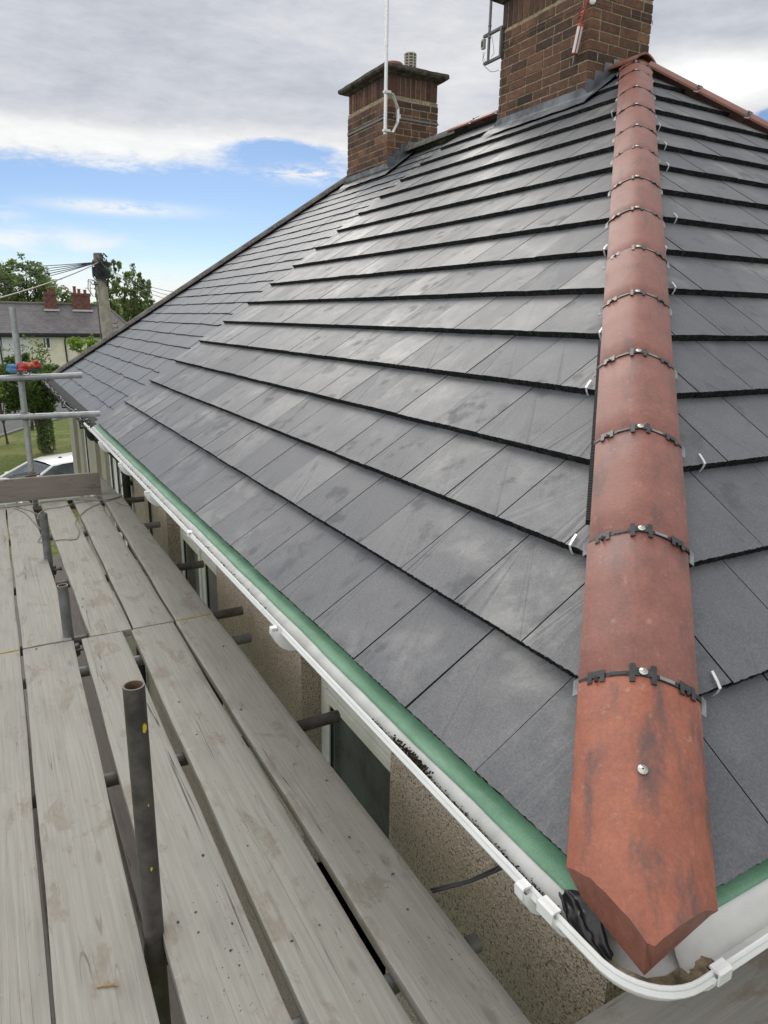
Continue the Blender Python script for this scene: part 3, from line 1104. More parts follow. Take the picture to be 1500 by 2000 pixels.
# screw in the lowest hip tile
sm = MB()
sm.lathe((0, 0, 0), [(0.0, 0.003), (0.0042, 0.003), (0.0048, 0.0024), (0.005, 0.0016), (0.0095, 0.0012), (0.01, -0.001)], 18, 0)
sm.box((0, 0, 0.0032), (0.0034, 0.0034, 0.0006), 1)
so = sm.build('screw', [M['washer'], M['blackpl']], tiles_l)
so.matrix_parent_inverse = Matrix.Identity(4)
so.matrix_basis = Matrix.Translation(-tiles_l.matrix_basis.translation) @ frame(HD * 0.248 + HS * (AC - 0.002) + HU * (arc(0) + 0.0175), HD, HS, HU)

# far hip of the end slope (runs down to the right), and the ridge behind the chimney
RD = Vector((1, -1, -T)).normalized()
RS = Vector((1, 1, 0)).normalized()
RU = RS.cross(RD).normalized()
if RU.z < 0:
    RU = -RU
apex = Vector((W, W, ZR))
for j in range(11):
    o = copy_part(hip0, tiles_r)
    o.matrix_parent_inverse = Matrix.Identity(4)
    o.matrix_basis = Matrix.Translation(-tiles_r.matrix_basis.translation) @ frame(apex + RD * (0.10 + 0.45 * j) + RU * 0.016, RD, RS, RU)
    if j:
        c = copy_part(clip0, tiles_r)
        c.matrix_parent_inverse = Matrix.Identity(4)
        c.matrix_basis = Matrix.Translation(-tiles_r.matrix_basis.translation) @ frame(apex + RD * (0.10 + 0.45 * j - 0.002) + RU * 0.019, RD, RS, RU)
YD = Vector((0, 1, 0))
XS = Vector((1, 0, 0))
ZU = Vector((0, 0, 1))


def place(o, parent, mw):
    o.matrix_parent_inverse = Matrix.Identity(4)
    o.matrix_basis = Matrix.Translation(-(parent.matrix_basis.translation)) @ mw


y = W - 0.10
first = True
for j in range(6):
    o = copy_part(hip0, tiles_l)
    o.name = 'ridge_tile' if first else 'ridge_tile.001'
    first = False
    place(o, tiles_l, frame(Vector((W, y, ZR + 0.012)), YD, XS, ZU))
    if j in (4, 5):
        c = copy_part(clip0, tiles_l)
        place(c, tiles_l, frame(Vector((W, y, ZR + 0.016)), YD, XS, ZU))
    y += 0.45


def half_round(L, r=0.115, th=0.015):
    mb = MB()
    n = 14
    ro = [[(r * cos(pi - pi * i / n), t, r * 0.8 * sin(pi * i / n)) for i in range(n + 1)] for t in (0, L)]
    ri = [[((r - th) * cos(pi - pi * i / n), t, (r - th) * 0.8 * sin(pi * i / n)) for i in range(n + 1)] for t in (0, L)]
    mb.sheet(ro)
    mb.sheet([q[::-1] for q in ri])
    mb.sheet([ri[0], ro[0]], smooth=False)
    mb.sheet([ro[1], ri[1]], smooth=False)
    mb.sheet([[ro[0][0], ro[1][0]], [ri[0][0], ri[1][0]]], smooth=False)
    mb.sheet([[ri[0][-1], ri[1][-1]], [ro[0][-1], ro[1][-1]]], smooth=False)
    return mb


gr0 = half_round(0.445).build('ridge_tile', [M['grey_ridge']], slate_o)
y = PARTY + 0.02
for j in range(6):
    o = gr0 if j == 0 else copy_part(gr0, slate_o)
    place(o, slate_o, frame(Vector((W, y, ZR - 0.055)), YD, XS, ZU))
    y += 0.452
f0, f1 = Vector((0.0, YH0, 0.0)), Vector((W, YH1, ZR))
FD = (f1 - f0).normalized()
FS = FD.cross(ZU).normalized()
FU = FS.cross(FD).normalized()
L = (f1 - f0).length
q = -0.03
while q < L:
    o = copy_part(gr0, slate_o)
    o.name = 'hip_tile'
    place(o, slate_o, frame(f0 + FD * q + FU * -0.062, FD, FS, FU) @ Matrix.Diagonal((0.78, 1, 0.85, 1)))
    q += 0.452

# black comb filler peeping out below the left edge of the hip tiles
cm = MB()
for i in range(150):
    t = 1.02 + i * 0.0072
    if t > 2.02:
        break
    p = HD * t + HS * (AC - HA - 0.003) + HU * (arc(HA) - 0.016)
    cm.box(p, (0.012, 0.004, 0.02), 0, rot=frame(Vector((0, 0, 0)), HD, HS, HU).to_3x3())
cm.build('comb_filler', [M['blackpl']], tiles_l)


# small bent aluminium tile clips hooked over the tile noses beside the hip
def tile_clip():
    mb = MB()
    pts = [Vector((0.038, 0.014, 0.003)), Vector((0.012, 0.004, 0.0065)), Vector((-0.004, 0, 0.005)), Vector((-0.008, 0.001, -0.012)), Vector((-0.007, 0.004, -0.030))]
    hw = Vector((0.0, 0.0042, 0))
    rows = [[p - hw, p + hw] for p in pts]
    mb.sheet(rows, smooth=False)
    return mb


tc0 = None
for side, lst in (('L', [(2, 1120, 1062), (4, 1147, 758), (5, 1168, 655), (7, 1176, 492), (8, 1187, 432), (9, 1192, 382), (12, 1200, 252), (13, 1200, 216)]),
                  ('R', [(1, 1404, 1348), (3, 1368, 900), (6, 1318, 563), (7, 1303, 489), (8, 1326, 430), (10, 1304, 323), (11, 1299, 282), (12, 1289, 246)])):
    for k, px, py in lst:
        d = ray(px, py)
        nrm = Vector((-ST, 0, CT)) if side == 'L' else Vector((0, -ST, CT))
        p = CAM + d * ((-nrm.dot(CAM)) / nrm.dot(d))
        w = p.y if side == 'L' else p.x
        es = Vector((CT, 0, ST)) if side == 'L' else Vector((0, CT, ST))
        ew = Vector((0, 1, 0)) if side == 'L' else Vector((1, 0, 0))
        par = tiles_l if side == 'L' else tiles_r
        if tc0 is None:
            o = tc0 = tile_clip().build('tile_clip', [M['alu']], par, solid=0.0016)
        else:
            o = copy_part(tc0, par)
        org = es * (k * G) + ew * w + nrm * 0.001
        mw = Matrix(((es.x, ew.x, nrm.x, org.x), (es.y, ew.y, nrm.y, org.y), (es.z, ew.z, nrm.z, org.z), (0, 0, 0, 1)))
        place(o, par, mw)

# ---- eaves: membrane, tray, fascia, soffit, gutter
GX, GZ, GR = -0.034, -0.046, 0.056


def eaves(side, w0, w1, full):
    mem, tr = MB(), MB()
    n = int((w1 - w0) / 0.035)
    rm, rt_ = [], []
    for i in range(n + 1):
        w = w0 + (w1 - w0) * i / n
        j = 0.0012 * sin(w * 5.1) + 0.0009 * sin(w * 13.7 + 1) + R.uniform(-0.0005, 0.0005)
        pf = [(0.06, -0.020), (0.014, -0.0335), (-0.003, -0.0385 + j * 0.4), (-0.016, -0.0435 + j * 0.5), (-0.0245 + j * 0.6, -0.0472), (-0.0325 + j, -0.0505)]
        rm.append([(Vector((a, w, z)) if side == 'L' else Vector((w, a, z))) for a, z in pf])
        pt = [(0.012, -0.046), (-0.022, -0.0505), (-0.034, -0.0545), (-0.054, -0.066), (-0.061, -0.085)] if full else [(0.02, -0.042), (-0.004, -0.045), (-0.014, -0.056), (-0.024, -0.076), (-0.036, -0.094), (-0.05, -0.0985)]
        rt_.append([(Vector((a, w, z)) if side == 'L' else Vector((w, a, z))) for a, z in pt])
    if side == 'R':
        rm = [r[:2] + [Vector((r[-1].x, -0.004, -0.038)), Vector((r[-1].x, -0.0125, -0.042))] for r in rm]
    mem.sheet(rm)
    tr.sheet(rt_)
    return mem, tr


mem, tr = eaves('L', 0.06, PARTY - 0.0, True)
mem2, tr2 = eaves('R', 0.06, 7.9, False)
mem.build('eaves_membrane', [M['membrane']], house, solid=0.0012)
mem2.build('eaves_membrane', [M['membrane']], house, solid=0.0012)
tr.build('eaves_tray', [M['tray']], house, solid=0.0012)
tr2.build('eaves_tray', [M['gutter_in']], house, solid=0.0012)

fs = MB()
fs.span((0.036, 0.036, -0.135), (0.054, YH0 - 0.1, -0.04))
fs.span((0.056, 0.036, -0.134), (8.1, 0.054, -0.041))
fs.build('fascia', [M['upvc']], house)
sf = MB()
sf.span((0.055, 0.055, -0.133), (0.34, YH0 - 0.1, -0.123))
sf.span((0.341, 0.056, -0.132), (8.1, 0.34, -0.124))
sf.build('soffit', [M['upvc']], house)


def gutter_path():
    pts = [(GX, y) for y in (PARTY + 0.25, 5.6, 4.9, 4.2, 3.5, 2.8, 2.1, 1.5, 1.0, 0.6, 0.35, 0.2, 0.12)]
    pts += [(GX, 0.06)]
    cx, cy, r = GX + 0.062, GX - 0.006 + 0.062, 0.062
    for i in range(1, 10):
        a = pi + (pi / 2) * i / 10
        pts.append((cx + r * cos(a), cy + r * sin(a)))
    pts += [(cx, cy - r), (0.12, GX - 0.006), (0.3, GX - 0.006), (0.8, GX - 0.006), (2, GX - 0.006), (5, GX - 0.006), (8.1, GX - 0.006)]
    return [Vector((x, y, 0)) for x, y in pts]


def sweep(mb, path, prof, mat=0, smooth=True):
    rows = []
    for i, p in enumerate(path):
        d = (path[min(i + 1, len(path) - 1)] - path[max(i - 1, 0)]).normalized()
        outw = Vector((d.y, -d.x, 0))
        rows.append([p + outw * a + Vector((0, 0, z)) for a, z in prof])
    mb.sheet(rows, mat, 0.5, smooth)


gp = gutter_path()
# outward side of this path: it comes towards the camera (-y), house on its left... outward = -x there
gt = MB()
n = 14
outer = [(GR * cos(pi * i / n), GZ - GR * sin(pi * i / n)) for i in range(n + 1)]
inner = [((GR - 0.0028) * cos(pi * i / n), GZ - (GR - 0.0028) * sin(pi * i / n)) for i in range(n + 1)]
sweep(gt, gp, outer, 0)
sweep(gt, gp, inner[::-1], 1)
bead = [(0.0490, 0.0), (0.0492, 0.0042), (0.0515, 0.0046), (0.0532, 0.0026), (0.0600, -0.0105), (0.0590, -0.0138), (0.0560, -0.0138), (0.0490, 0.0)]
bead = [(a, GZ + z) for a, z in bead]
sweep(gt, gp, bead, 0, False)
sweep(gt, gp, [(-a, z) for a, z in bead][::-1], 0)
gut = gt.build('gutter', [M['upvc'], M['gutter_in']], house)
# which side the outward vector points decides the sign: checked so that the bead is on the street side


def bracket(w, side='L', width=0.03, r=0.0625, union=False):
    """ring round the gutter with a snap tab over its front lip"""
    mb = MB()
    cx = GX if side == 'L' else GX - 0.006
    mk = lambda a, ww, z: Vector((cx - a, ww, z)) if side == 'L' else Vector((ww, cx - a, z))
    nn = 16
    for rad_a, rad_b in ((r, GR + 0.0006),):
        ra = [[mk(rad_a * cos(pi * i / nn) * (1 if i < nn / 2 else 1), ww, GZ - rad_a * sin(pi * i / nn)) for i in range(nn + 1)] for ww in (w - width / 2, w + width / 2)]
        rb = [[mk(rad_b * cos(pi * i / nn), ww, GZ - rad_b * sin(pi * i / nn)) for i in range(nn + 1)] for ww in (w - width / 2, w + width / 2)]
        mb.sheet(ra)
        mb.sheet([ra[0], rb[0]], smooth=False)
        mb.sheet([rb[1], ra[1]], smooth=False)
    # tab
    z0 = GZ
    a0 = r
    prof = [(a0 - 0.018, z0 + 0.004), (a0 - 0.018, z0 + 0.009), (a0 - 0.012, z0 + 0.0085), (a0 - 0.002, z0 + 0.0095), (a0 + 0.003, z0 + 0.006), (a0 + 0.003, z0 - 0.016), (a0, z0 - 0.016), (a0 - 0.001, z0 + 0.004)]
    tw = width * (0.62 if not union else 0.8)
    p1 = [mk(a, w - tw / 2, z) for a, z in prof]
    p2 = [mk(a, w + tw / 2, z) for a, z in prof]
    m = len(prof)
    mb.add(p1 + p2, [(i, (i + 1) % m, m + (i + 1) % m, m + i) for i in range(m)] + [tuple(range(m))[::-1], tuple(range(m, 2 * m))])
    return mb


for w_, un in ((0.195, False), (0.135, True), (1.475, False), (2.70, True), (3.62, False), (4.56, False), (5.55, False), (6.45, True)):
    bracket(w_, 'L', 0.034 if not un else 0.05, 0.0625 if un else (0.072 if w_ < 0.3 else 0.088), un).build('gutter_bracket', [M['upvc']], gut)
for w_, un in ((0.075, True), (1.2, False)):
    bracket(w_, 'R', 0.04, 0.0625, un).build('gutter_bracket', [M['upvc']], gut)
# dark rubber seals where the corner piece meets the straight runs
sl = MB()
ringp = [((GR - 0.004) * cos(pi * i / n), GZ - (GR - 0.004) * sin(pi * i / n)) for i in range(n + 1)]
sl.tube([Vector((0.105, GX - 0.006 - a, z)) for a, z in ringp], 0.0016, 6)
sl.build('gutter_seal', [M['blackpl']], gut)
sl = MB()
sl.tube([Vector((GX - a, 0.112, z)) for a, z in ringp], 0.0012, 6)
sl.build('gutter_seal', [M['blackpl']], gut)
# silt lying in the corner of the gutter
st = MB()
rows = []
for i in range(25):
    a = -0.12 + i * 0.0125
    idx = None
    rows.append([])
    t = i / 24
    if t < 0.4:
        c = Vector((GX, 0.16 - 0.16 * t / 0.4 * 0.85, 0))
        o = Vector((-1, 0, 0))
    elif t < 0.72:
        an = pi + (pi / 2) * (t - 0.4) / 0.32
        c = Vector((GX + 0.062 + 0.062 * cos(an), GX + 0.056 + 0.062 * sin(an), 0))
        o = Vector((cos(an), sin(an), 0))
    else:
        c = Vector((GX + 0.062 + 0.10 * (t - 0.72) / 0.28, GX - 0.006, 0))
        o = Vector((0, -1, 0))
    for k in range(9):
        u_ = -0.006 + 0.05 * k / 8
        hgt = GZ - 0.049 + 0.006 * sin(pi * min(1, max(0, (t - 0.3) / 0.55))) + 0.0025 * sin(i * 1.7 + k) + R.uniform(-0.001, 0.001)
        rows[-1].append(c + o * u_ + Vector((0, 0, max(hgt, GZ - sqrt(max(0, 0.053 ** 2 - u_ * u_))))))
st.sheet(rows)
st.build('silt', [M['silt']], gut)
# moss and crumbs along the gutter's near stretch
ms = MB()


def crumb(mb, p, r, mat=0):
    k = 6
    vs = [Vector(p) + Vector((R.gauss(0, 1), R.gauss(0, 1), R.gauss(0, 0.7))).normalized() * r * R.uniform(0.7, 1.2) for _ in range(6)]
    dirs = [(1, 0, 0), (-1, 0, 0), (0, 1, 0), (0, -1, 0), (0, 0, 0.8), (0, 0, -0.8)]
    vs = [Vector(p) + Vector(d) * r * R.uniform(0.6, 1.25) for d in dirs]
    mb.add(vs, [(0, 2, 4), (2, 1, 4), (1, 3, 4), (3, 0, 4), (2, 0, 5), (1, 2, 5), (3, 1, 5), (0, 3, 5)], mat, R.random())


for i in range(2600):
    w_ = 0.13 + 0.72 * R.random() ** 1.2
    a = R.gauss(-0.070, 0.005)
    crumb(ms, (a, w_, -0.066 + R.gauss(0, 0.004)), R.uniform(0.0008, 0.003))
for i in range(200):
    w_ = R.choice((0.62, 0.66, 0.70, 0.60, 0.64)) + R.gauss(0, 0.02)
    crumb(ms, (R.gauss(-0.066, 0.004), w_, -0.05 + R.gauss(0, 0.003)), R.uniform(0.0015, 0.005))
for i in range(240):
    w_ = R.uniform(1.6, 5.5)
    crumb(ms, (R.gauss(-0.068, 0.004), w_, -0.06 + R.uniform(-0.005, 0.004)), R.uniform(0.002, 0.005))
mo = ms.build('moss_crumbs', [M['moss']], gut)
mo['kind'] = 'stuff'

# crumpled black membrane stuffed under the lowest hip tile
cb = MB()
rows = []
for i in range(15):
    f = i / 14
    row = []
    for k in range(11):
        g = k / 10
        base = Vector((-0.040, 0.150, -0.055)).lerp(Vector((-0.050, 0.020, -0.085)), f)
        ac = Vector((-0.026, 0, -0.004)).lerp(Vector((0.022, 0.004, 0.03)), g) * (0.35 + 0.75 * sin(f * pi))
        row.append(base + ac + Vector((R.gauss(0, 0.002), R.gauss(0, 0.003), R.gauss(0, 0.003))) + Vector((0, 0, 0.006 + 0.005 * sin(g * 11 + f * 8))))
    rows.append(row)
cb.sheet(rows)
cu = cb.build('crumpled_underlay', [M['blackpl']], house, solid=0.0015)
md = cu.modifiers.new('smooth', 'SUBSURF')
md.levels = md.render_levels = 2


# black gutter of the neighbouring half with debris and a downpipe between the halves
ng = MB()
path = [Vector((GX - 0.01, y, 0)) for y in (PARTY + 0.28, 8, 9.5, 11, YH0 + 0.02)]
sweep(ng, path, [(-a, z - 0.02) for a, z in outer], 0)
sweep(ng, path, [(-a, z - 0.02) for a, z in inner[::-1]], 0)
for y_ in (7.0, 7.9, 8.8, 9.7, 10.6, 11.5):
    ng.box((GX - 0.01, y_, GZ - 0.082), (0.13, 0.035, 0.012), 0)
    ng.box((GX - 0.072, y_, GZ - 0.045), (0.01, 0.035, 0.08), 0)
for i in range(7):
    yy = PARTY + 0.5 + i * 0.72
    ng.tube([Vector((GX - 0.05 + R.uniform(-0.01, 0.02), yy + q * 0.1, GZ - 0.015 + R.uniform(-0.008, 0.008))) for q in range(8)], 0.004, 5, 1)
for i in range(60):
    crumb(ng, (R.uniform(-0.08, -0.02), PARTY + 0.15 + R.random() ** 2 * 1.5, -0.05 + R.uniform(-0.01, 0.012)), R.uniform(0.004, 0.018), R.choice((0, 1, 0)))
ng.build('gutter', [M['blackpl'], M['tabgrey']], house)['label'] = 'black gutter of the slate half'
ef = MB()
ef.sheet([[Vector((0.05, y, -0.03)), Vector((-0.01, y, -0.052)), Vector((-0.045, y, -0.085))] for y in (PARTY + 0.01, 8, 10, YH0 - 0.02)])
ef.build('eaves_tray', [M['dark']], house)

XW = 0.27
dp = MB()
dp.tube([Vector((GX, 6.62, -0.10)), Vector((GX + 0.02, 6.6, -0.17)), Vector((0.16, 6.52, -0.36)), Vector((0.215, 6.5, -0.46)), Vector((0.215, 6.5, -4.8))], 0.038, 14)
dp.lathe((GX, 6.62, -0.20), [(0.03, 0.0), (0.055, 0.03), (0.07, 0.08), (0.075, 0.12)], 14)
for z in (-0.62, -2.2, -3.8):
    dp.box((0.235, 6.5, z), (0.06, 0.12, 0.035))
dp.lathe((0.215, 6.5, -0.52), [(0.045, 0.0), (0.045, 0.09)], 14)
dp.build('downpipe', [M['blackpl']], house)


def wall_holes(name, mat, x, y0, y1, z0, z1, holes, th=0.25, axis='x', rev=0.1):
    """wall face at plane x (or y) with rectangular openings and their reveals"""
    mb = MB()
    ys = sorted({y0, y1, *[h[0] for h in holes], *[h[1] for h in holes]})
    zs = sorted({z0, z1, *[h[2] for h in holes], *[h[3] for h in holes]})
    pt = (lambda d, y, z: Vector((x + d, y, z))) if axis == 'x' else (lambda d, y, z: Vector((y, x + d, z)))
    for i in range(len(ys) - 1):
        for j in range(len(zs) - 1):
            a, b, c, d = ys[i], ys[i + 1], zs[j], zs[j + 1]
            if any(h[0] <= a and b <= h[1] and h[2] <= c and d <= h[3] for h in holes):
                continue
            mb.add([pt(0, a, c), pt(0, b, c), pt(0, b, d), pt(0, a, d)], [(3, 2, 1, 0)])
    for a, b, c, d in holes:
        for p, q_ in (((a, c), (a, d)), ((b, d), (b, c)), ((a, d), (b, d)), ((b, c), (a, c))):
            mb.add([pt(0, *p), pt(0, *q_), pt(rev + 0.08, *q_), pt(rev + 0.08, *p)], [(0, 1, 2, 3)])
    # back face so that nothing shows through
    mb.add([pt(th, y0, z0), pt(th, y1, z0), pt(th, y1, z1), pt(th, y0, z1)], [(0, 1, 2, 3)])
    return mb.build(name, [mat], house)


own_holes = [(1.322, 2.174, -1.75, -0.54), (3.57, 4.98, -1.75, -0.54)]
wall_holes('wall', M['own_wall'], XW, XW, 6.36, -4.9, -0.132, own_holes)
nb_holes = [(6.95, 8.32, -1.75, -0.50), (10.0, 10.75, -1.75, -0.5)]
wall_holes('wall', M['next_wall'], XW, 6.36, 11.85, -4.9, -0.132, nb_holes)
wall_holes('wall', M['own_wall'], XW, XW + 0.002, 7.9, -4.9, -0.131, [], axis='y')
wl = MB()
wl.add([Vector((XW + 0.002, 11.85, -4.9)), Vector((7.9, 11.85, -4.9)), Vector((7.9, 11.85, -0.2)), Vector((XW + 0.002, 11.85, -0.2))], [(3, 2, 1, 0)])
wl.add([Vector((7.9, XW, -4.9)), Vector((7.9, 11.85, -4.9)), Vector((7.9, 11.85, -0.2)), Vector((7.9, XW, -0.2))], [(0, 1, 2, 3)])
wl.build('wall', [M['next_wall']], house)
pil = MB()
pil.span((XW - 0.05, 8.75, -4.9), (XW + 0.05, 9.35, -0.134))
pil.span((XW - 0.05, 11.2, -4.9), (XW + 0.05, 11.849, -0.134))
pil.build('pilaster', [M['next_wall']], house)
# black cables hanging on the wall
cb2 = MB()
yb = onx(290, 990, XW - 0.02)
cb2.tube([Vector((XW - 0.012, yb.y, -0.5)), Vector((XW - 0.014, yb.y + 0.01, -0.62)), Vector((XW - 0.014, yb.y, -0.78)), Vector((XW - 0.012, yb.y + 0.03, -0.9)), Vector((XW - 0.012, yb.y + 0.04, -2.0))], 0.006, 6)
cb2.tube([Vector((XW - 0.012, yb.y - 0.05, -0.5)), Vector((XW - 0.014, yb.y - 0.05, -0.7)), Vector((XW - 0.012, yb.y - 0.03, -1.2))], 0.006, 6)
cb2.build('wall_cable', [M['blackpl']], house)


def window(y0, y1, z0, z1, mull, x=XW + 0.1, blind=False, head=0.058):
    fr = MB()
    fw, d0, d1 = 0.058, x, x + 0.06
    fr.span((d0, y0, z0), (d1, y1, z0 + fw))
    fr.span((d0, y0, z1 - head), (d1, y1, z1))
    fr.span((d0, y0, z0 + fw), (d1, y0 + fw, z1 - head))
    fr.span((d0, y1 - fw, z0 + fw), (d1, y1, z1 - head))
    edges = [y0 + fw] + list(mull) + [y1 - fw]
    for m_ in mull:
        fr.span((d0, m_ - 0.035, z0 + fw), (d1, m_ + 0.035, z1 - head))
    f = fr.build('window', [M['upvc']], house, bevel=0.004)
    sa = MB()
    pn = MB()
    for i in range(len(edges) - 1):
        a = edges[i] + (0.035 if i else 0) + 0.004
        b = edges[i + 1] - (0.035 if i < len(edges) - 2 else 0) - 0.004
        c, d = z0 + fw + 0.004, z1 - head - 0.004
        sw = 0.052
        x0, x1 = x - 0.012, x + 0.04
        sa.span((x0, a, c), (x1, b, c + sw))
        sa.span((x0, a, d - sw), (x1, b, d))
        sa.span((x0, a, c + sw), (x1, a + sw, d - sw))
        sa.span((x0, b - sw, c + sw), (x1, b, d - sw))
        g0, g1 = 0.002, 0.01
        # black glazing gasket
        for q in (((x0 + 0.008, a + sw, c + sw), (x0 + 0.022, b - sw, c + sw + 0.006)), ((x0 + 0.008, a + sw, d - sw - 0.006), (x0 + 0.022, b - sw, d - sw)),
                  ((x0 + 0.008, a + sw, c + sw + 0.006), (x0 + 0.022, a + sw + 0.006, d - sw - 0.006)), ((x0 + 0.008, b - sw - 0.006, c + sw + 0.006), (x0 + 0.022, b - sw, d - sw - 0.006))):
            sa.span(*q, mat=1)
        pn.span((x0 + 0.016, a + sw + 0.001, c + sw + 0.001), (x0 + 0.02, b - sw - 0.001, d - sw - 0.001))
        if blind:
            for q in range(int((b - a - 2 * sw) / 0.05)):
                yq = a + sw + 0.02 + q * 0.05
                pn.box((x + 0.075, yq, (c + d) / 2), (0.006, 0.044, d - c), 1)
    sa.build('sash', [M['upvc'], M['blackpl']], f, bevel=0.003)
    pn.build('pane', [M['glass'], M['curtain']], f)
    si = MB()
    si.span((XW - 0.05, y0 - 0.04, z0 - 0.04), (x + 0.05, y1 + 0.04, z0 - 0.002))
    si.build('sill', [M['upvc']], f)
    return f


window(1.324, 2.172, -1.748, -0.542, [], head=0.17)
window(3.572, 4.978, -1.748, -0.542, [4.30], head=0.15)
window(6.952, 8.318, -1.748, -0.502, [7.4, 7.85], x=XW + 0.05)
window(10.002, 10.748, -1.748, -0.502, [], x=XW + 0.05)

# ---- chimneys of real bricks
BH, BL, BJ = 0.0625, 0.2125, 0.0135


def brick_stack(x0, x1, y0, y1, z0, ztop, soldier_z, seed, soldier_in=0.0):
    r = random.Random(seed)
    mb = MB()
    mb.span((x0 + 0.0045, y0 + 0.0045, z0), (x1 - 0.0045, y1 - 0.0045, soldier_z), 1)
    mb.span((x0 + soldier_in + 0.0055, y0 + soldier_in + 0.0055, soldier_z), (x1 - soldier_in - 0.0055, y1 - soldier_in - 0.0055, ztop), 1)

    def brick(ax, fixed, sgn, a, b, za, zb, tint, dep=0.1):
        j = r.uniform(-0.0012, 0.002)
        e = lambda: r.uniform(-0.0012, 0.0012)
        if ax == 'x':      # face at x = fixed, outward sgn
            f = fixed + sgn * j
            bk = fixed - sgn * dep
            c = sorted((f, bk))
            mb.span((c[0], a + e(), za + e()), (c[1], b + e(), zb + e()), 0, tint)
        else:
            f = fixed + sgn * j
            bk = fixed - sgn * dep
            c = sorted((f, bk))
            mb.span((a + e(), c[0], za + e()), (b + e(), c[1], zb + e()), 0, tint)

    tnt = lambda: min(1, max(0, r.gauss(0.36, 0.15)))
    z = z0
    k = 0
    while z + BH < soldier_z + 0.002:
        zb = z + BH
        hd = 0.1025
        own_x = k % 2 == 0
        headers = r.random() < 0.14
        for ax, f, sg, a, b, ext in (('x', x0, -1, y0, y1, own_x), ('x', x1, 1, y0, y1, own_x), ('y', y0, -1, x0, x1, not own_x), ('y', y1, 1, x0, x1, not own_x)):
            p, e = (a, b) if ext else (a + hd + BJ, b - hd - BJ)
            first = True
            while p < e - 0.02:
                ln = hd if (headers or r.random() < 0.08) else BL
                if p + ln > e - 0.05:
                    ln = e - p
                brick(ax, f, sg, p, p + ln, z, zb, tnt(), 0.1 if not (ext and (first or p + ln >= e - 0.001)) else 0.1)
                p += ln + BJ
                first = False
        z += BH + BJ
        k += 1
    # soldier course
    zb = ztop
    i_ = soldier_in
    for ax, f, sg, a, b in (('x', x0 + i_, -1, y0 + i_, y1 - i_), ('x', x1 - i_, 1, y0 + i_, y1 - i_), ('y', y0 + i_, -1, x0 + i_, x1 - i_), ('y', y1 - i_, 1, x0 + i_, x1 - i_)):
        ins = 0.0 if ax == 'x' else 0.1025
        p = a + ins
        e = b - ins
        cnt = max(1, round((e - p + BJ) / (BH + BJ)))
        st_ = (e - p + BJ) / cnt
        for c in range(cnt):
            brick(ax, f, sg, p + c * st_, p + c * st_ + st_ - BJ, soldier_z + BJ, zb, max(0.0, r.gauss(0.34, 0.15)))
    return mb


def cap_mesh(x0, x1, y0, y1, z, seed):
    r = random.Random(seed)
    mb = MB()

    def ring(o, zz, n=10, jit=0.006):
        pts = []
        cs = [(x0 - o, y0 - o), (x1 + o, y0 - o), (x1 + o, y1 + o), (x0 - o, y1 + o)]
        for i in range(4):
            a, b = cs[i], cs[(i + 1) % 4]
            for k in range(n):
                t = k / n
                pts.append(Vector((a[0] + (b[0] - a[0]) * t + r.uniform(-jit, jit), a[1] + (b[1] - a[1]) * t + r.uniform(-jit, jit), zz + r.uniform(-jit, jit) * 0.7)))
        return pts

    rings = [ring(-0.02, z - 0.01), ring(0.02, z), ring(0.035, z + 0.015), ring(0.085, z + 0.022), ring(0.10, z + 0.04), ring(0.095, z + 0.075), ring(0.07, z + 0.085), ring(-0.15, z + 0.15)]
    m = len(rings[0])
    vs = [v for q in rings for v in q]
    fsx = [(i * m + k, i * m + (k + 1) % m, (i + 1) * m + (k + 1) % m, (i + 1) * m + k) for i in range(len(rings) - 1) for k in range(m)]
    fsx.append(tuple(range((len(rings) - 1) * m, len(rings) * m)))
    fsx.append(tuple(range(m))[::-1])
    mb.add(vs, fsx)
    return mb


BX0, BX1, BY0, BY1 = 3.75, 4.44, 4.30, 5.47
big = brick_stack(BX0, BX1, BY0, BY1, 2.62, 3.85, 3.615, 5).build('chimney', [M['brick'], M['mortar']], house)
cap_mesh(BX0, BX1, BY0, BY1, 3.85, 3).build('chimney_cap', [M['cap']], big)
SX0, SX1, SY0, SY1 = 3.75, 4.47, 7.66, 8.76
smc = brick_stack(SX0, SX1, SY0, SY1, 2.58, 3.835, 3.60, 9, 0.012).build('chimney', [M['brick'], M['mortar']], house)
cap_mesh(SX0, SX1, SY0, SY1, 3.835, 4).build('chimney_cap', [M['cap']], smc)
pt = MB()
pt.lathe((4.0, 8.0, 3.95), [(0.125, 0), (0.13, 0.03), (0.13, 0.09), (0.12, 0.105), (0.085, 0.11), (0.0, 0.112)], 24)
pt.build('chimney_pot', [M['pot']], smc)
cw = MB()
cw.lathe((4.25, 8.0, 3.93), [(0.075, 0), (0.078, 0.09), (0.07, 0.095)], 20)
for k in range(5):
    cw.lathe((4.25, 8.0, 4.03 + k * 0.032), [(0.058, -0.004), (0.073, 0.0), (0.076, 0.012), (0.06, 0.018), (0.05, 0.018), (0.05, 0.03)], 20)
cw.lathe((4.25, 8.0, 4.19), [(0.055, 0), (0.078, 0.0), (0.078, 0.014), (0.062, 0.024), (0.0, 0.03)], 20)
for k in range(8):
    a = 2 * pi * k / 8
    cw.box((4.25 + 0.071 * cos(a), 8.0 + 0.071 * sin(a), 4.11), (0.014, 0.014, 0.18), rot=Matrix.Rotation(a, 3, 'Z'))
cw.build('chimney_cowl', [M['cowl']], smc)


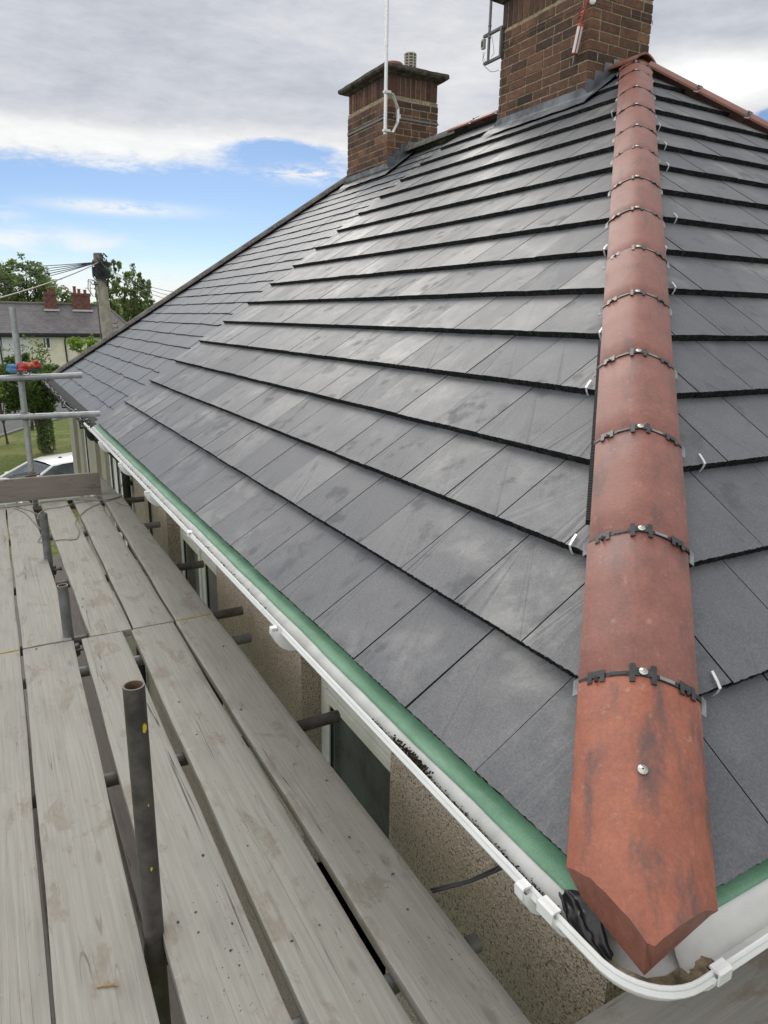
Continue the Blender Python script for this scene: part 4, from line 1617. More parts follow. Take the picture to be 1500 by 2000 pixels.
def flashing(x0, x1, y0, y1, par, tile_n):
    """lead apron below the stack and stepped lead up its side"""
    mb = MB()
    s_face = x0 / CT
    zf = x0 * T
    # apron: upstand and skirt
    rows = []
    n = 22
    for i in range(n + 1):
        w = y0 - 0.10 + (y1 - y0 + 0.22) * i / n
        inside = y0 - 0.012 <= w <= y1 + 0.012
        j = R.uniform(-0.003, 0.003)
        sa, sb, sc_ = s_face - 0.125 + 0.006 * sin(i * 1.3) + j, s_face - 0.07, s_face - 0.012
        row = [P('L', sa, w, tile_n + 0.004), P('L', sb, w, tile_n + 0.010 + j), P('L', sc_, w, tile_n + 0.012)]
        zt = row[2].z + (0.075 if inside else 0.02)
        row.append(Vector((x0 - 0.006, w, row[2].z + 0.02)))
        row.append(Vector((x0 - 0.006 + j * 0.3, w, zt)))
        rows.append(row)
    mb.sheet(rows, 0, 0.5, False)
    # stepped flashing on the two sides (faces y = y0 and y = y1)
    for yf, sg in ((y0, -1), (y1, 1)):
        st_ = 0.0755 / T
        xx = x0 - 0.006
        k = 0
        while xx < W + 0.02:
            xe = min(xx + 0.101, W + 0.17)
            zb = xx * T + tile_n
            tops = min(xx + 0.101, W) * T + 0.07
            pts = [Vector((xx - 0.012 * (k > 0), yf + sg * (0.006 + 0.0012 * k), zb - 0.03)), Vector((xe, yf + sg * (0.006 + 0.0012 * k), min(xe, W) * T - 0.03)), Vector((xe, yf + sg * (0.006 + 0.0012 * k), tops)), Vector((xx - 0.012 * (k > 0), yf + sg * (0.006 + 0.0012 * k), tops))]
            mb.add(pts, [(0, 1, 2, 3) if sg < 0 else (3, 2, 1, 0)])
            xx = xe
            k += 1
        # soaker strip lying on the tiles
        rows = []
        for i in range(8):
            xq = x0 - 0.05 + (W - x0 + 0.05) * i / 7
            sq = xq / CT
            rows.append([P('L', sq, yf, tile_n + 0.012), P('L', sq, yf + sg * 0.10 + R.uniform(-0.006, 0.006), tile_n + 0.006)])
        mb.sheet(rows if sg < 0 else [r[::-1] for r in rows], 0, 0.5, False)
    return mb.build('flashing', [M['lead']], par, solid=0.002)


flashing(BX0, BX1, BY0, BY1, big, 0.0)
flashing(SX0, SX1, SY0, SY1, smc, -0.035)

# ------------------------------------------------------------------ things fixed to the chimneys
am = thing('aerial_mast', 'thin silver aerial mast strapped to the smaller far chimney by an octagonal bracket', 'aerial mast', (3.69, 7.58, 3.2))
mx, my = 3.66, 7.56
pm = MB()
pm.tube([Vector((mx, my, 3.13)), Vector((mx, my, 4.05)), Vector((mx, my, 6.2))], 0.021, 14)
pm.lathe((mx, my, 4.06), [(0.0215, 0), (0.0228, 0.01), (0.0215, 0.02)], 14)
pm.build('mast', [M['alu']], am)
bk = MB()
cdir = Vector((1, 0.35, 0)).normalized()      # from the mast towards the stack corner
oc = []
for a, z in ((0.0, 0.20), (0.11, 0.20), (0.215, 0.06), (0.215, -0.08), (0.12, -0.215), (0.0, -0.215)):
    oc.append(Vector((mx, my - 0.02, 3.385)) + cdir * a + Vector((0, 0, z)))
sidev = Vector((0.35, -1, 0)).normalized() * 0.02
for i in range(5):
    a, b = oc[i], oc[i + 1]
    t = (b - a).normalized()
    nv = t.cross(sidev.normalized()) * 0.004
    bk.hexa([a - sidev - nv, b - sidev - nv, b + sidev - nv, a + sidev - nv, a - sidev + nv, b - sidev + nv, b + sidev + nv, a + sidev + nv])
for z in (3.585, 3.17):
    bk.box((mx + 0.01, my - 0.015, z), (0.085, 0.05, 0.028))
    bk.tube([Vector((mx - 0.03, my - 0.045, z)), Vector((mx - 0.03, my + 0.02, z))], 0.005, 8)
    bk.tube([Vector((mx + 0.04, my - 0.05, z)), Vector((mx + 0.04, my + 0.02, z))], 0.005, 8)
bk.box(Vector((mx, my - 0.02, 3.365)) + cdir * 0.23, (0.035, 0.03, 0.05))
bk.build('mast_bracket', [M['alu']], am, bevel=0.0015)
stp = MB()
zs = 3.365
stp.box(((SX0 + SX1) / 2 + 0.04, SY0 - 0.006, zs), (SX1 - SX0 - 0.06, 0.004, 0.024))
stp.box((SX0 - 0.006, (SY0 + SY1) / 2, zs), (0.004, SY1 - SY0, 0.024))
stp.box((SX0 + 0.16, SY0 - 0.014, zs), (0.03, 0.02, 0.04))
stp.build('lashing_strap', [M['tube_mid']], am)

tv = thing('aerial_bracket', 'dark pole with cable box on two brackets beside the larger chimney', 'aerial bracket', (3.70, 5.62, 3.2))
bx = 3.72
pA = onx(957, 0, bx)
pB = onx(953, 122, bx)
tm = MB()
tm.tube([Vector((pB.x, pB.y, pB.z - 0.01)), Vector((pB.x, pB.y - 0.004, pA.z + 0.5))], 0.0135, 12)
for z in (pB.z + 0.20, pB.z + 0.30):
    tm.lathe((pB.x, pB.y - 0.002, z), [(0.0145, 0), (0.0165, 0.004), (0.0165, 0.014), (0.0145, 0.018)], 12)
tm.build('mast', [M['tube_mid']], tv)
ta = MB()
for py_, r_ in ((66, 0.016), (120, 0.022)):
    q = onx(955, py_, bx)
    ta.box((bx + 0.01, (q.y + BY1) / 2 + 0.03, q.z), (0.03, q.y - BY1 + 0.12, 0.022))
    ta.tube([Vector((bx - 0.02, q.y - 0.02, q.z)), Vector((bx - 0.02, q.y + 0.05, q.z))], 0.004, 8)
ta.box((bx + 0.01, BY1 - 0.015, (onx(955, 66, bx).z + onx(955, 120, bx).z) / 2), (0.03, 0.022, 0.22))
ta.build('mast_bracket', [M['tube_mid']], tv, bevel=0.002)
q = onx(946, 87, bx)
tb = MB()
tb.box((bx - 0.01, q.y, q.z), (0.03, 0.04, 0.085))
tb.box((bx - 0.028, q.y, q.z), (0.006, 0.032, 0.05), 1)
tb.build('junction_box', [M['cowl'], M['tube_dark']], tv, bevel=0.003)
tcb = MB()
pts = [onx(x, y, bx - 0.02) for x, y in ((944, 102), (943, 118), (947, 130), (958, 140), (966, 140), (974, 137))]
tcb.tube(pts, 0.0028, 6)
tcb.tube([onx(x, y, bx - 0.02) for x, y in ((960, 66), (964, 92), (965, 104), (960, 111))], 0.0025, 6)
tcb.tube([onx(x, y, 3.735) for x, y in ((1001, 68), (1000, 78), (990, 100), (982, 130), (979, 160), (977, 200), (972, 232))], 0.0028, 6)
tcb.tube([onx(x, y, 3.735) for x, y in ((966, 118), (978, 106), (992, 84), (1004, 78))], 0.0025, 6)
tcb.tube([onx(x, y, bx - 0.02) for x, y in ((948, 102), (944, 112), (950, 124))], 0.002, 6)
tcb.build('cable', [M['wire']], tv)
lw = MB()
c0 = onx(1156, 2, 3.74)
lw.tube([Vector((BX0 - 0.008, BY1, c0.z)), Vector((BX0 - 0.008, BY0 - 0.008, c0.z)), Vector((BX1 + 0.008, BY0 - 0.008, c0.z - 0.01)), Vector((BX1 + 0.008, BY1, c0.z - 0.01))], 0.0018, 6)
lw.build('lashing_wire', [M['wire']], tv)
cp = MB()
cp.lathe((BX0 - 0.006, BY0 - 0.006, c0.z), [(0.0, 0.004), (0.024, 0.003), (0.026, 0.0), (0.024, -0.003), (0, -0.004)], 18, axis=(-1, -1, 0))
cp.lathe((BX1 + 0.006, BY0 - 0.006, c0.z - 0.01), [(0.0, 0.004), (0.024, 0.003), (0.026, 0.0), (0.024, -0.003), (0, -0.004)], 18, axis=(1, -1, 0))
cp.build('corner_plate', [M['upvc']], tv)
# one arm of a roof aerial whose tip reaches into the picture's top
tt = MB()
zt = pA.z + 0.42
tt.box((bx - 0.02, pB.y + 0.05, zt), (0.02, 0.5, 0.014))
for k in range(7):
    tt.tube([Vector((bx - 0.22, pB.y - 0.15 + k * 0.07, zt)), Vector((bx + 0.16, pB.y - 0.15 + k * 0.07, zt))], 0.004, 6)
tt.build('aerial', [M['tube_mid']], tv)

# caulking gun hanging by its handle from the lashing wire
gx = 3.70
g_top, g_a, g_b, g_n = onx(1150, -12, gx), onx(1134, 50, gx), onx(1122, 106, gx), onx(1118, 127, gx)
gun = thing('sealant_gun', 'red sealant gun with white cartridge hanging on the larger chimney', 'sealant gun', tuple(g_b))
ax = (g_b - g_a).normalized()
ca = MB()
ca.tube([g_a, g_a + (g_b - g_a) * 0.97], 0.0235, 18)
ca.lathe(g_b, [(0.0235, -0.008), (0.024, 0.0), (0.012, 0.004)], 18, 1, axis=ax)
ca.build('cartridge', [M['upvc'], M['blackpl']], gun)
nz = MB()
nz.tube([g_b, g_b + (g_n - g_b) * 0.4, g_n], [0.009, 0.007, 0.003], 12)
nz.build('nozzle', [M['tabgrey']], gun)
rd = MB()
sv_ = ax.cross(Vector((1, 0, 0))).normalized()
rd.tube([g_a - ax * 0.01 + sv_ * 0.022 - Vector((0.016, 0, 0)), g_b + sv_ * 0.022 - Vector((0.016, 0, 0))], 0.005, 8)
rd.tube([g_a - ax * 0.01 - sv_ * 0.022 - Vector((0.012, 0, 0)), g_b - sv_ * 0.022 - Vector((0.012, 0, 0))], 0.004, 8)
rd.lathe(g_b - ax * 0.004, [(0.027, 0), (0.027, 0.008), (0.018, 0.01)], 18, axis=ax)
rd.lathe(g_a, [(0.005, -0.012), (0.026, -0.01), (0.027, 0.006)], 18, axis=ax)
rd.tube([g_a, g_a.lerp(g_top, 0.45), g_top], 0.008, 10)
h0 = g_a.lerp(g_top, 0.3)
rd.tube([h0, h0 + sv_ * -0.03 + Vector((0, 0, 0.01)), h0 + sv_ * -0.07 - Vector((0, 0, 0.018))], [0.009, 0.009, 0.007], 10)
rd.tube([h0 - ax * 0.06, h0 - ax * 0.055 - sv_ * 0.03, h0 - ax * 0.015 - sv_ * 0.06], [0.006, 0.006, 0.005], 10)
rd.build('gun_frame', [M['red']], gun)

# ------------------------------------------------------------------ scaffold
ZB = -0.53
scf = thing('scaffold', 'steel tube scaffold standing along the pebbledashed wall', 'scaffold', (-0.65, 2.5, -4.9))


def tube_part(name, a, b, mat, inner=None, r=0.0242):
    mb = MB()
    mb.pipe(a, b, r, 0.004, 22)
    o = mb.build(name, [mat, inner or M['rust']], scf)
    return o


# standards
fa, fb = Vector((-0.672, 0.905, 0)), Vector((-0.672, 0.905, 0))
top_f = ony(261, 1338, 0.905)
std1 = MB()
std1.pipe((-0.672, 0.905, -4.9), (top_f.x, 0.905, top_f.z), 0.0245, 0.004, 28, 0, 1)
o = std1.build('standard', [M['tube_dark'], M['rust']], scf)
o['label'] = 'dark rust-topped upright with yellow paint dabs'
pd = MB()
for py_, s_, ao in ((1424, 0.009, 0.55), (1700, 0.005, 0.1), (1575, 0.003, 0.3)):
    c = ony(278 + (py_ - 1424) * 0.03, py_, 0.905 - 0.024)
    vs = []
    nn = 12
    for k in range(nn):
        a = 2 * pi * k / nn
        rr_ = s_ * R.uniform(0.6, 1.3)
        vs.append((rr_ * cos(a) * 0.6, rr_ * sin(a) * 1.25))
    base = Vector((top_f.x - (top_f.z - c.z) * 0.0, 0, 0))
    pts = []
    for u_, v_ in vs:
        ang = ao + u_ / 0.0248
        pts.append(Vector((-0.672 + (top_f.x + 0.672) * (c.z + 4.9) / (top_f.z + 4.9) + 0.0257 * sin(ang), 0.905 - 0.0257 * cos(ang), c.z + v_)))
    pd.add(pts, [tuple(range(nn))])
pd.build('paint_mark', [M['yellow']], o)
for y_, xb, pxt, mat_, lab in ((2.842, -0.642, (122, 1143), M['tube_mid'], None), (4.118, -0.655, (84, 1002), M['tube_mid'], None)):
    tp = ony(*pxt, y_)
    tube_part('standard', (xb, y_, -4.9), (tp.x, y_, tp.z), mat_)
tpf = ony(24, 600, 5.86)
tube_part('standard', (-0.634, 5.86, -4.9), (tpf.x, 5.86, tpf.z), M['galv'])
tube_part('standard', (-1.27, 5.86, -4.9), (-1.27, 5.86, 1.0), M['galv'])
tube_part('standard', (-1.27, 0.9, -4.9), (-1.27, 0.9, -0.3), M['galv'])
# end guard rails
r1 = ony(195, 808, 5.80)
r2 = ony(160, 733, 5.80)
l1, l2 = ony(0, 816, 5.80), ony(0, 739, 5.80)
ex = lambda a, b: a + (a - b) * 1.4
tube_part('guard_rail', ex(l1, r1), r1, M['galv'])
tube_part('guard_rail', ex(l2, r2), r2, M['galv'])


def coupler(p, axis1, axis2, size=1.0, name='coupler'):
    mb = MB()
    mb.lathe(p, [(0.0, -0.03), (0.030, -0.03), (0.033, -0.026), (0.033, 0.026), (0.030, 0.03), (0, 0.03)], 16, axis=axis1)
    p2 = Vector(p) + Vector(axis1).cross(Vector(axis2)).normalized() * 0.0
    mb.lathe(p2, [(0.0, -0.026), (0.029, -0.026), (0.031, 0.022), (0, 0.026)], 14, axis=axis2)
    mb.tube([Vector(p) + Vector((-0.05, -0.03, 0.0)), Vector(p) + Vector((0.05, -0.035, 0.012))], 0.007, 8)
    mb.lathe(Vector(p) + Vector((0.05, -0.035, 0.012)), [(0.0, 0), (0.013, 0), (0.013, 0.014), (0, 0.014)], 6, axis=(1, 0, 0), smooth=False)
    return mb.build(name, [M['coupler']], scf)


coupler((tpf.x + 0.006, 5.83, l1.lerp(r1, 0.25).z), (0, 0, 1), (1, 0, 0))
coupler((tpf.x + 0.003, 5.83, l2.lerp(r2, 0.25).z), (0, 0, 1), (1, 0, 0))
coupler((-0.634, 5.84, -0.335), (0, 0, 1), (1, 0, 0))
for y_ in (0.93, 2.87, 4.14):
    coupler((-0.65, y_, -0.62), (0, 0, 1), (0, 1, 0))
# transoms under the boards, ends towards the wall
ZT = ZB - 0.038 - 0.0248
for y_, xe in ((0.54, 0.085), (1.69, 0.232), (2.55, 0.15), (2.90, 0.222), (3.75, 0.235), (4.80, 0.18), (5.66, 0.225)):
    tube_part('transom', (-1.42, y_ + R.uniform(-0.02, 0.02), ZT), (xe, y_, ZT), M['tube_dark' if xe > 0.2 else 'tube_mid'], M['tube_dark'])
tube_part('ledger', (-0.735, -0.5, ZT - 0.05), (-0.735, 6.6, ZT - 0.05), M['galv'])
tube_part('ledger', (-0.70, -0.4, -2.62), (-0.70, 10.6, -2.62), M['galv'])
tube_part('ledger', (0.12, -0.4, -2.62), (0.12, 10.6, -2.62), M['galv'])
tube_part('ledger', (-1.22, -0.5, ZT - 0.05), (-1.22, 6.6, ZT - 0.05), M['galv'])
# the south run carrying the board that shows below the gutter corner
tube_part('transom', (0.35, -1.2, ZT), (0.35, 0.16, ZT), M['tube_mid'])
tube_part('transom', (1.7, -1.2, ZT), (1.7, 0.16, ZT), M['tube_mid'])


def board(label, xl0, xr0, y0, xl1, xr1, y1, ztop=ZB, mat='board', name='scaffold_board', group='boards laid along the top of the scaffold', th=0.038, yel=False):
    """plank from y0 to y1 (local y along its length)"""
    c = Vector(((xl0 + xr0 + xl1 + xr1) / 4, (y0 + y1) / 2, ztop - th / 2))
    mb = MB()
    ny, nx = 40, 8
    wx = [0, 0.02, 0.12, 0.3, 0.5, 0.7, 0.88, 0.98, 1]
    cup = R.uniform(-0.0012, 0.0016)
    ph = R.uniform(0, 6)
    ejl, ejr = R.uniform(0, 6), R.uniform(0, 6)
    rows_t, rows_b = [], []
    for j in range(ny + 1):
        f = j / ny
        y_ = y0 + (y1 - y0) * f
        a, b = xl0 + (xl1 - xl0) * f, xr0 + (xr1 - xr0) * f
        a += 0.0016 * sin(f * 23 + ejl) + R.uniform(-0.0006, 0.0006)
        b += 0.0016 * sin(f * 19 + ejr) + R.uniform(-0.0006, 0.0006)
        rt_, rb_ = [], []
        for k, w_ in enumerate(wx):
            e = -0.0022 if k in (0, nx) else 0
            ez = -0.001 if j in (0, ny) else 0
            z = ztop + e + ez + cup * (1 - (2 * w_ - 1) ** 2) + 0.0012 * sin(f * 7 + ph)
            yy = y_ + (R.uniform(-0.0025, 0.0025) if j in (0, ny) else 0)
            rt_.append(Vector((a + (b - a) * w_, yy, z)) - c)
            rb_.append(Vector((a + (b - a) * w_, yy, ztop - th)) - c)
        rows_t.append(rt_)
        rows_b.append(rb_)
    mb.sheet(rows_t)
    mb.sheet([r[::-1] for r in rows_b])
    for k, fl in ((0, 1), (nx, 0)):
        A = [r[k] for r in rows_t]
        B = [r[k] for r in rows_b]
        mb.sheet([A, B] if not fl else [B, A], smooth=False)
    mats = [M[mat]]
    if yel:
        mats.append(M['yellow'])
    mb.sheet([rows_b[0], rows_t[0]], 1 if yel else 0, smooth=False)
    mb.sheet([rows_t[-1], rows_b[-1]], 1 if yel else 0, smooth=False)
    o = mb.build(name, mats)
    o.location = c
    tag(o, label, 'scaffold board', group)
    return o


YJ = 2.788
near = [
    (-1.16, -0.912, -1.12, -0.878, 'outermost board in the near row at the left picture edge'),
    (-0.899, -0.702, -0.866, -0.650, 'near row board just outside the dark upright, with long scratches'),
    (-0.645, -0.437, -0.612, -0.427, 'near row board on the house side of the dark upright'),
    (-0.408, -0.205, -0.384, -0.180, 'near row board with brown mud stains, second from the wall'),
    (-0.172, 0.029, -0.166, 0.029, 'near row board next to the pebbledashed wall'),
]
for a, b, c_, d_, lab in near:
    # lines were measured at y = 0.5 and at the joint: carry them back behind the camera
    f = (-0.9 - 0.5) / (YJ - 0.5)
    board(lab, a + (c_ - a) * f, b + (d_ - b) * f, -0.9, c_, d_, YJ - 0.008, yel=False)
far_ = [
    (-1.10, -0.880, -1.08, -0.858, 'outermost board in the far row beyond the joint', True),
    (-0.865, -0.655, -0.850, -0.668, 'far row board just outside the short uprights', False),
    (-0.572, -0.380, -0.598, -0.400, 'far row board with two long splits, inside the short uprights', False),
    (-0.370, -0.172, -0.352, -0.162, 'far row board with a round brown stain at its near end', False),
    (-0.164, 0.031, -0.118, 0.034, 'far row board next to the wall, ending beside the toe board', True),
]
for a, b, c_, d_, lab, yl in far_:
    board(lab, a, b, YJ + 0.006, c_, d_, 5.70, yel=yl)
board('short length of board carrying on past the toe board by the wall', -0.15, 0.02, 5.712, -0.15, -0.005, 6.40)
board('board on the south side of the house under the gutter corner', -0.35, -0.12, -0.02, -0.35, -0.12, 3.4, name='scaffold_board')
# turn that last one to run along x
sb = C.objects[-1] if False else None
for o in bpy.data.objects:
    if o.get('label', '').startswith('board on the south side'):
        o.location = (1.35, 0.105, ZB - 0.019)
        o.rotation_euler = (0, 0, radians(-90))
b2 = board('outer board on the south side beside the one below the gutter corner', -0.35, -0.12, -0.02, -0.35, -0.12, 3.4)
b2.location = (1.42, -0.14, ZB - 0.019)
b2.rotation_euler = (0, 0, radians(-90))
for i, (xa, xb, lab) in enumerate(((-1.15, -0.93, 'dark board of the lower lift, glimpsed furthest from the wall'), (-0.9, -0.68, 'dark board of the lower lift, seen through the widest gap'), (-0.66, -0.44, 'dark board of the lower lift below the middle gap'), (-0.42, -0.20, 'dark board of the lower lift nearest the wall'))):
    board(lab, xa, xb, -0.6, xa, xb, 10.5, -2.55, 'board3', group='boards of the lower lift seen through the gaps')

# toe board on edge across the end
tbm = MB()
ta0, ta1 = Vector((-1.35, 5.735, ZB + 0.003)), Vector((-0.112, 5.735, ZB + 0.003))
nx_ = 26
rows = []
for k in range(nx_ + 1):
    f = k / nx_
    x_ = ta0.x + (ta1.x - ta0.x) * f
    lz = 0.006 * sin(f * 3)
    rows.append([Vector((x_, 5.735 + 0.002 * sin(k), ZB + 0.003)), Vector((x_, 5.735 + 0.002 * sin(k), ZB + 0.19 + lz + R.uniform(-0.001, 0.001))), Vector((x_, 5.772, ZB + 0.19 + lz)), Vector((x_, 5.772, ZB + 0.003))])
tbm.sheet(rows, smooth=False)
tbm.add(rows[-1], [(3, 2, 1, 0)])
tbm.add(rows[0], [(0, 1, 2, 3)])
cc = Vector((-0.73, 5.753, ZB + 0.1))
# local y must run along the board for the grain
rot = Matrix.Rotation(radians(-90), 3, 'Z')
tbm.v = [tuple(rot.inverted() @ (Vector(v) - cc)) for v in tbm.v]
to = tbm.build('toe_board', [M['board2']])
to.location = cc
to.rotation_euler = (0, 0, radians(-90))
tag(to, 'brown board standing on edge across the far end of the scaffold', 'toe board')

# loose wire lying across the boards
wz = ZB + 0.006


def wire(pts, z=wz):
    out = [onz(x, y, z) for x, y in pts]
    # smooth the run
    res = []
    for i in range(len(out) - 1):
        p0, p1, p2, p3 = out[max(i - 1, 0)], out[i], out[i + 1], out[min(i + 2, len(out) - 1)]
        for k in range(8):
            t = k / 8
            res.append(0.5 * ((2 * p1) + (p2 - p0) * t + (2 * p0 - 5 * p1 + 4 * p2 - p3) * t * t + (3 * p1 - p0 - 3 * p2 + p3) * t ** 3))
    res.append(out[-1])
    return res


wm = MB()
wm.tube(wire([(0, 992), (40, 988), (80, 982), (110, 978), (150, 976), (190, 977), (215, 975), (240, 968)]), 0.0032, 7)
wm.tube(wire([(28, 993), (50, 1003), (68, 1022), (82, 1038), (78, 1050), (76, 1058), (95, 1058), (120, 1054), (147, 1053), (154, 1042), (152, 1030), (147, 1020), (158, 1005), (175, 992), (205, 980), (235, 972)]), 0.0032, 7)
wm.tube(wire([(30, 990), (60, 998), (78, 1008), (74, 1014), (76, 1004), (90, 994), (120, 990), (150, 982), (180, 978)]), 0.0032, 7)
wm.tube(wire([(225, 980), (240, 986), (255, 990), (268, 996)]), 0.003, 7)
tag(wm.build('loose_wire', [M['wire']]), 'thin grey wire lying in loops across the far boards', 'wire')
w2 = MB()
a = onx(1000, 1688, 0.20)
b = onz(845, 1742, -0.56)
w2.tube([Vector((0.04, 0.52, -0.12)), a, b.lerp(a, 0.5) + Vector((0, 0, -0.01)), b], 0.004, 7)
w2.tube([Vector((0.05, 0.54, -0.12)), a + Vector((0.0, 0.012, 0)), b.lerp(a, 0.5) + Vector((0, 0.01, -0.016)), b + Vector((0, 0.01, 0))], 0.0035, 7)
tag(w2.build('tie_wire', [M['wire_b']]), 'dark twin wire stretched from under the gutter down to the boards', 'wire')
w3 = MB()
w3.tube([onx(250, 905, 0.15), onx(247, 925, 0.16), onx(237, 950, 0.17), onx(233, 965, 0.17)], 0.004, 6)
tag(w3.build('hanging_cable', [M['wire_b']]), 'black cable drooping from the gutter beside the downpipe', 'cable')

# grit, mortar crumbs on the boards
db = MB()
for i in range(520):
    px_, py_ = R.choice(((740, 1700), (760, 1560), (420, 1860), (500, 1790), (640, 1720), (860, 1880), (460, 1560), (700, 1640), (100, 1150), (470, 1300)))
    p = onz(px_ + R.gauss(0, 45), py_ + R.gauss(0, 90), ZB + 0.002)
    if p.x > 0.02 or any(abs(p.x - g_) < 0.045 for g_ in (-0.41, -0.19, -0.655)):
        continue
    crumb(db, p, R.uniform(0.0006, 0.0022) if R.random() < 0.93 else R.uniform(0.003, 0.006))
d_ = db.build('grit', [M['tilecrumb']])
struct(d_, 'stuff')
d_['label'] = 'dark grit and crumbs scattered over the boards'
tw_ = MB()
p = onz(210, 1925, ZB + 0.004)
tw_.tube([p + Vector((-0.022, 0.008, 0)), p, p + Vector((0.012, -0.004, 0.001)), p + Vector((0.022, -0.012, 0))], [0.002, 0.0035, 0.003, 0.0012], 7)
tw_.tube([p, p + Vector((0.004, 0.012, 0.003))], [0.0025, 0.001], 6)
tag(tw_.build('dry_twig', [M['straw']]), 'small dry twig lying on the near board left of the dark upright', 'twig')

# bundle of work gloves lying on the upper guard rail
gl = thing('work_gloves', 'crumpled red and blue work gloves lying on the upper scaffold rail', 'gloves', tuple(ony(45, 725, 5.8)))


def lump(mb, pts, rs, mat=0):
    mb.tube(pts, rs, 12, mat)


def gp_(x, y, d=0.0):
    return ony(x, y, 5.79 + d)


g1 = MB()
lump(g1, [gp_(13, 718), gp_(18, 720), gp_(26, 720), gp_(34, 719)], [0.018, 0.036, 0.036, 0.026])
lump(g1, [gp_(14, 714, -0.02), gp_(24, 715, -0.02), gp_(33, 716, -0.02)], [0.012, 0.02, 0.018])
o = g1.build('blue_cuff', [M['blue']], gl)
g2 = MB()
lump(g2, [gp_(31, 719), gp_(38, 717), gp_(50, 716), gp_(62, 716), (gp_(74, 715))], [0.028, 0.037, 0.035, 0.03, 0.024])
lump(g2, [gp_(64, 712), gp_(70, 708), gp_(74, 705)], [0.02, 0.02, 0.008])
lump(g2, [gp_(72, 708, -0.01), gp_(76, 713, -0.01), gp_(79, 719, -0.01)], [0.016, 0.02, 0.012])
lump(g2, [gp_(34, 722, -0.02), gp_(44, 722, -0.03), gp_(54, 722, -0.02)], [0.016, 0.018, 0.012])
g2.build('red_hand', [M['red']], gl)
g3 = MB()
lump(g3, [gp_(54, 713, -0.03), gp_(60, 712, -0.03), gp_(68, 713, -0.03)], [0.01, 0.018, 0.01])
g3.build('orange_thumb', [M['orange']], gl)
g4 = MB()
lump(g4, [gp_(52, 722), gp_(62, 722), gp_(78, 721)], [0.014, 0.022, 0.012])
g4.build('teal_lining', [M['teal']], gl)
for ch in gl.children:
    sd = ch.modifiers.new('crumple', 'SUBSURF')
    sd.levels = sd.render_levels = 2
    tx = bpy.data.textures.new('crumple', 'CLOUDS')
    tx.noise_scale = 0.03
    dm = ch.modifiers.new('folds', 'DISPLACE')
    dm.texture = tx
    dm.strength = 0.022

# ------------------------------------------------------------------ ground
gm = MB()
gm.add([Vector((-900, -600, -4.9)), Vector((900, -600, -4.9)), Vector((900, 1400, -4.9)), Vector((-900, 1400, -4.9))], [(0, 1, 2, 3)])
struct(gm.build('ground', [M['grass']]))
pth = MB()
pth.sheet([[Vector((-3.2, y_, -4.894)), Vector((0.3, y_, -4.894))] for y_ in (-4, 13.5)], smooth=False)
struct(pth.build('path', [M['brownpath']]))
rd_ = MB()
e0, e1 = onz(-40, 866, -4.896), onz(62, 829, -4.896)
dirr = (e1 - e0).normalized()
nr_ = Vector((-dirr.y, dirr.x, 0))
curve = []
for t in (-40, -20, -5, 0, 4, 8, 12, 18, 30, 60):
    curve.append(e0 + dirr * t + nr_ * (-0.010 * max(0, t) ** 2))
rd_.sheet([[p, p + nr_ * 8.5] for p in curve], smooth=False)
struct(rd_.build('road', [M['asphalt']]))
kb = MB()
for i in range(len(curve) - 1):
    a, b = curve[i], curve[i + 1]
    kb.hexa([a - nr_ * 0.13, b - nr_ * 0.13, b, a, a - nr_ * 0.13 + Vector((0, 0, 0.1)), b - nr_ * 0.13 + Vector((0, 0, 0.1)), b + Vector((0, 0, 0.1)), a + Vector((0, 0, 0.1))])
struct(kb.build('kerb', [M['paving']]))

# ------------------------------------------------------------------ far terrace of houses
FY = 62.0
hz0 = -4.9
terr = thing('terraced_houses', 'row of cream and white houses with a long old slate roof and red brick chimneys', 'houses', (0, FY, hz0))


def fp(x, y, d=0.0):
    return ony(x, y, FY + d)


eav_z = fp(100, 650).z
rdg_z = fp(100, 594, 3.6).z
x_l, x_mid, x_r = -22.0, fp(53, 650).x, fp(262, 652).x
wm_ = MB()
wm_.span((x_mid, FY, hz0), (x_r, FY + 7.2, eav_z))
wm_.build('wall', [M['cream']], terr)
wm2 = MB()
wm2.span((x_l, FY - 0.003, hz0), (x_mid - 0.002, FY + 7.19, eav_z))
wm2.build('wall', [M['white_wall']], terr)
rf = MB()
ov = 0.35
xr_top = fp(206, 598, 3.6).x
A = [Vector((x_l, FY - ov, eav_z - 0.1)), Vector((x_r + ov, FY - ov, eav_z - 0.1)), Vector((xr_top, FY + 3.6, rdg_z)), Vector((x_l, FY + 3.6, rdg_z))]
rf.add(A, [(0, 1, 2, 3)])
B_ = [Vector((x_l, FY + 7.55, eav_z - 0.1)), Vector((x_r + ov, FY + 7.55, eav_z - 0.1))]
rf.add([B_[0], B_[1], A[2], A[3]], [(3, 2, 1, 0)])
rf.add([A[1], B_[1], A[2]], [(0, 1, 2)])
ro = rf.build('roof', [M['far_roof']], terr)
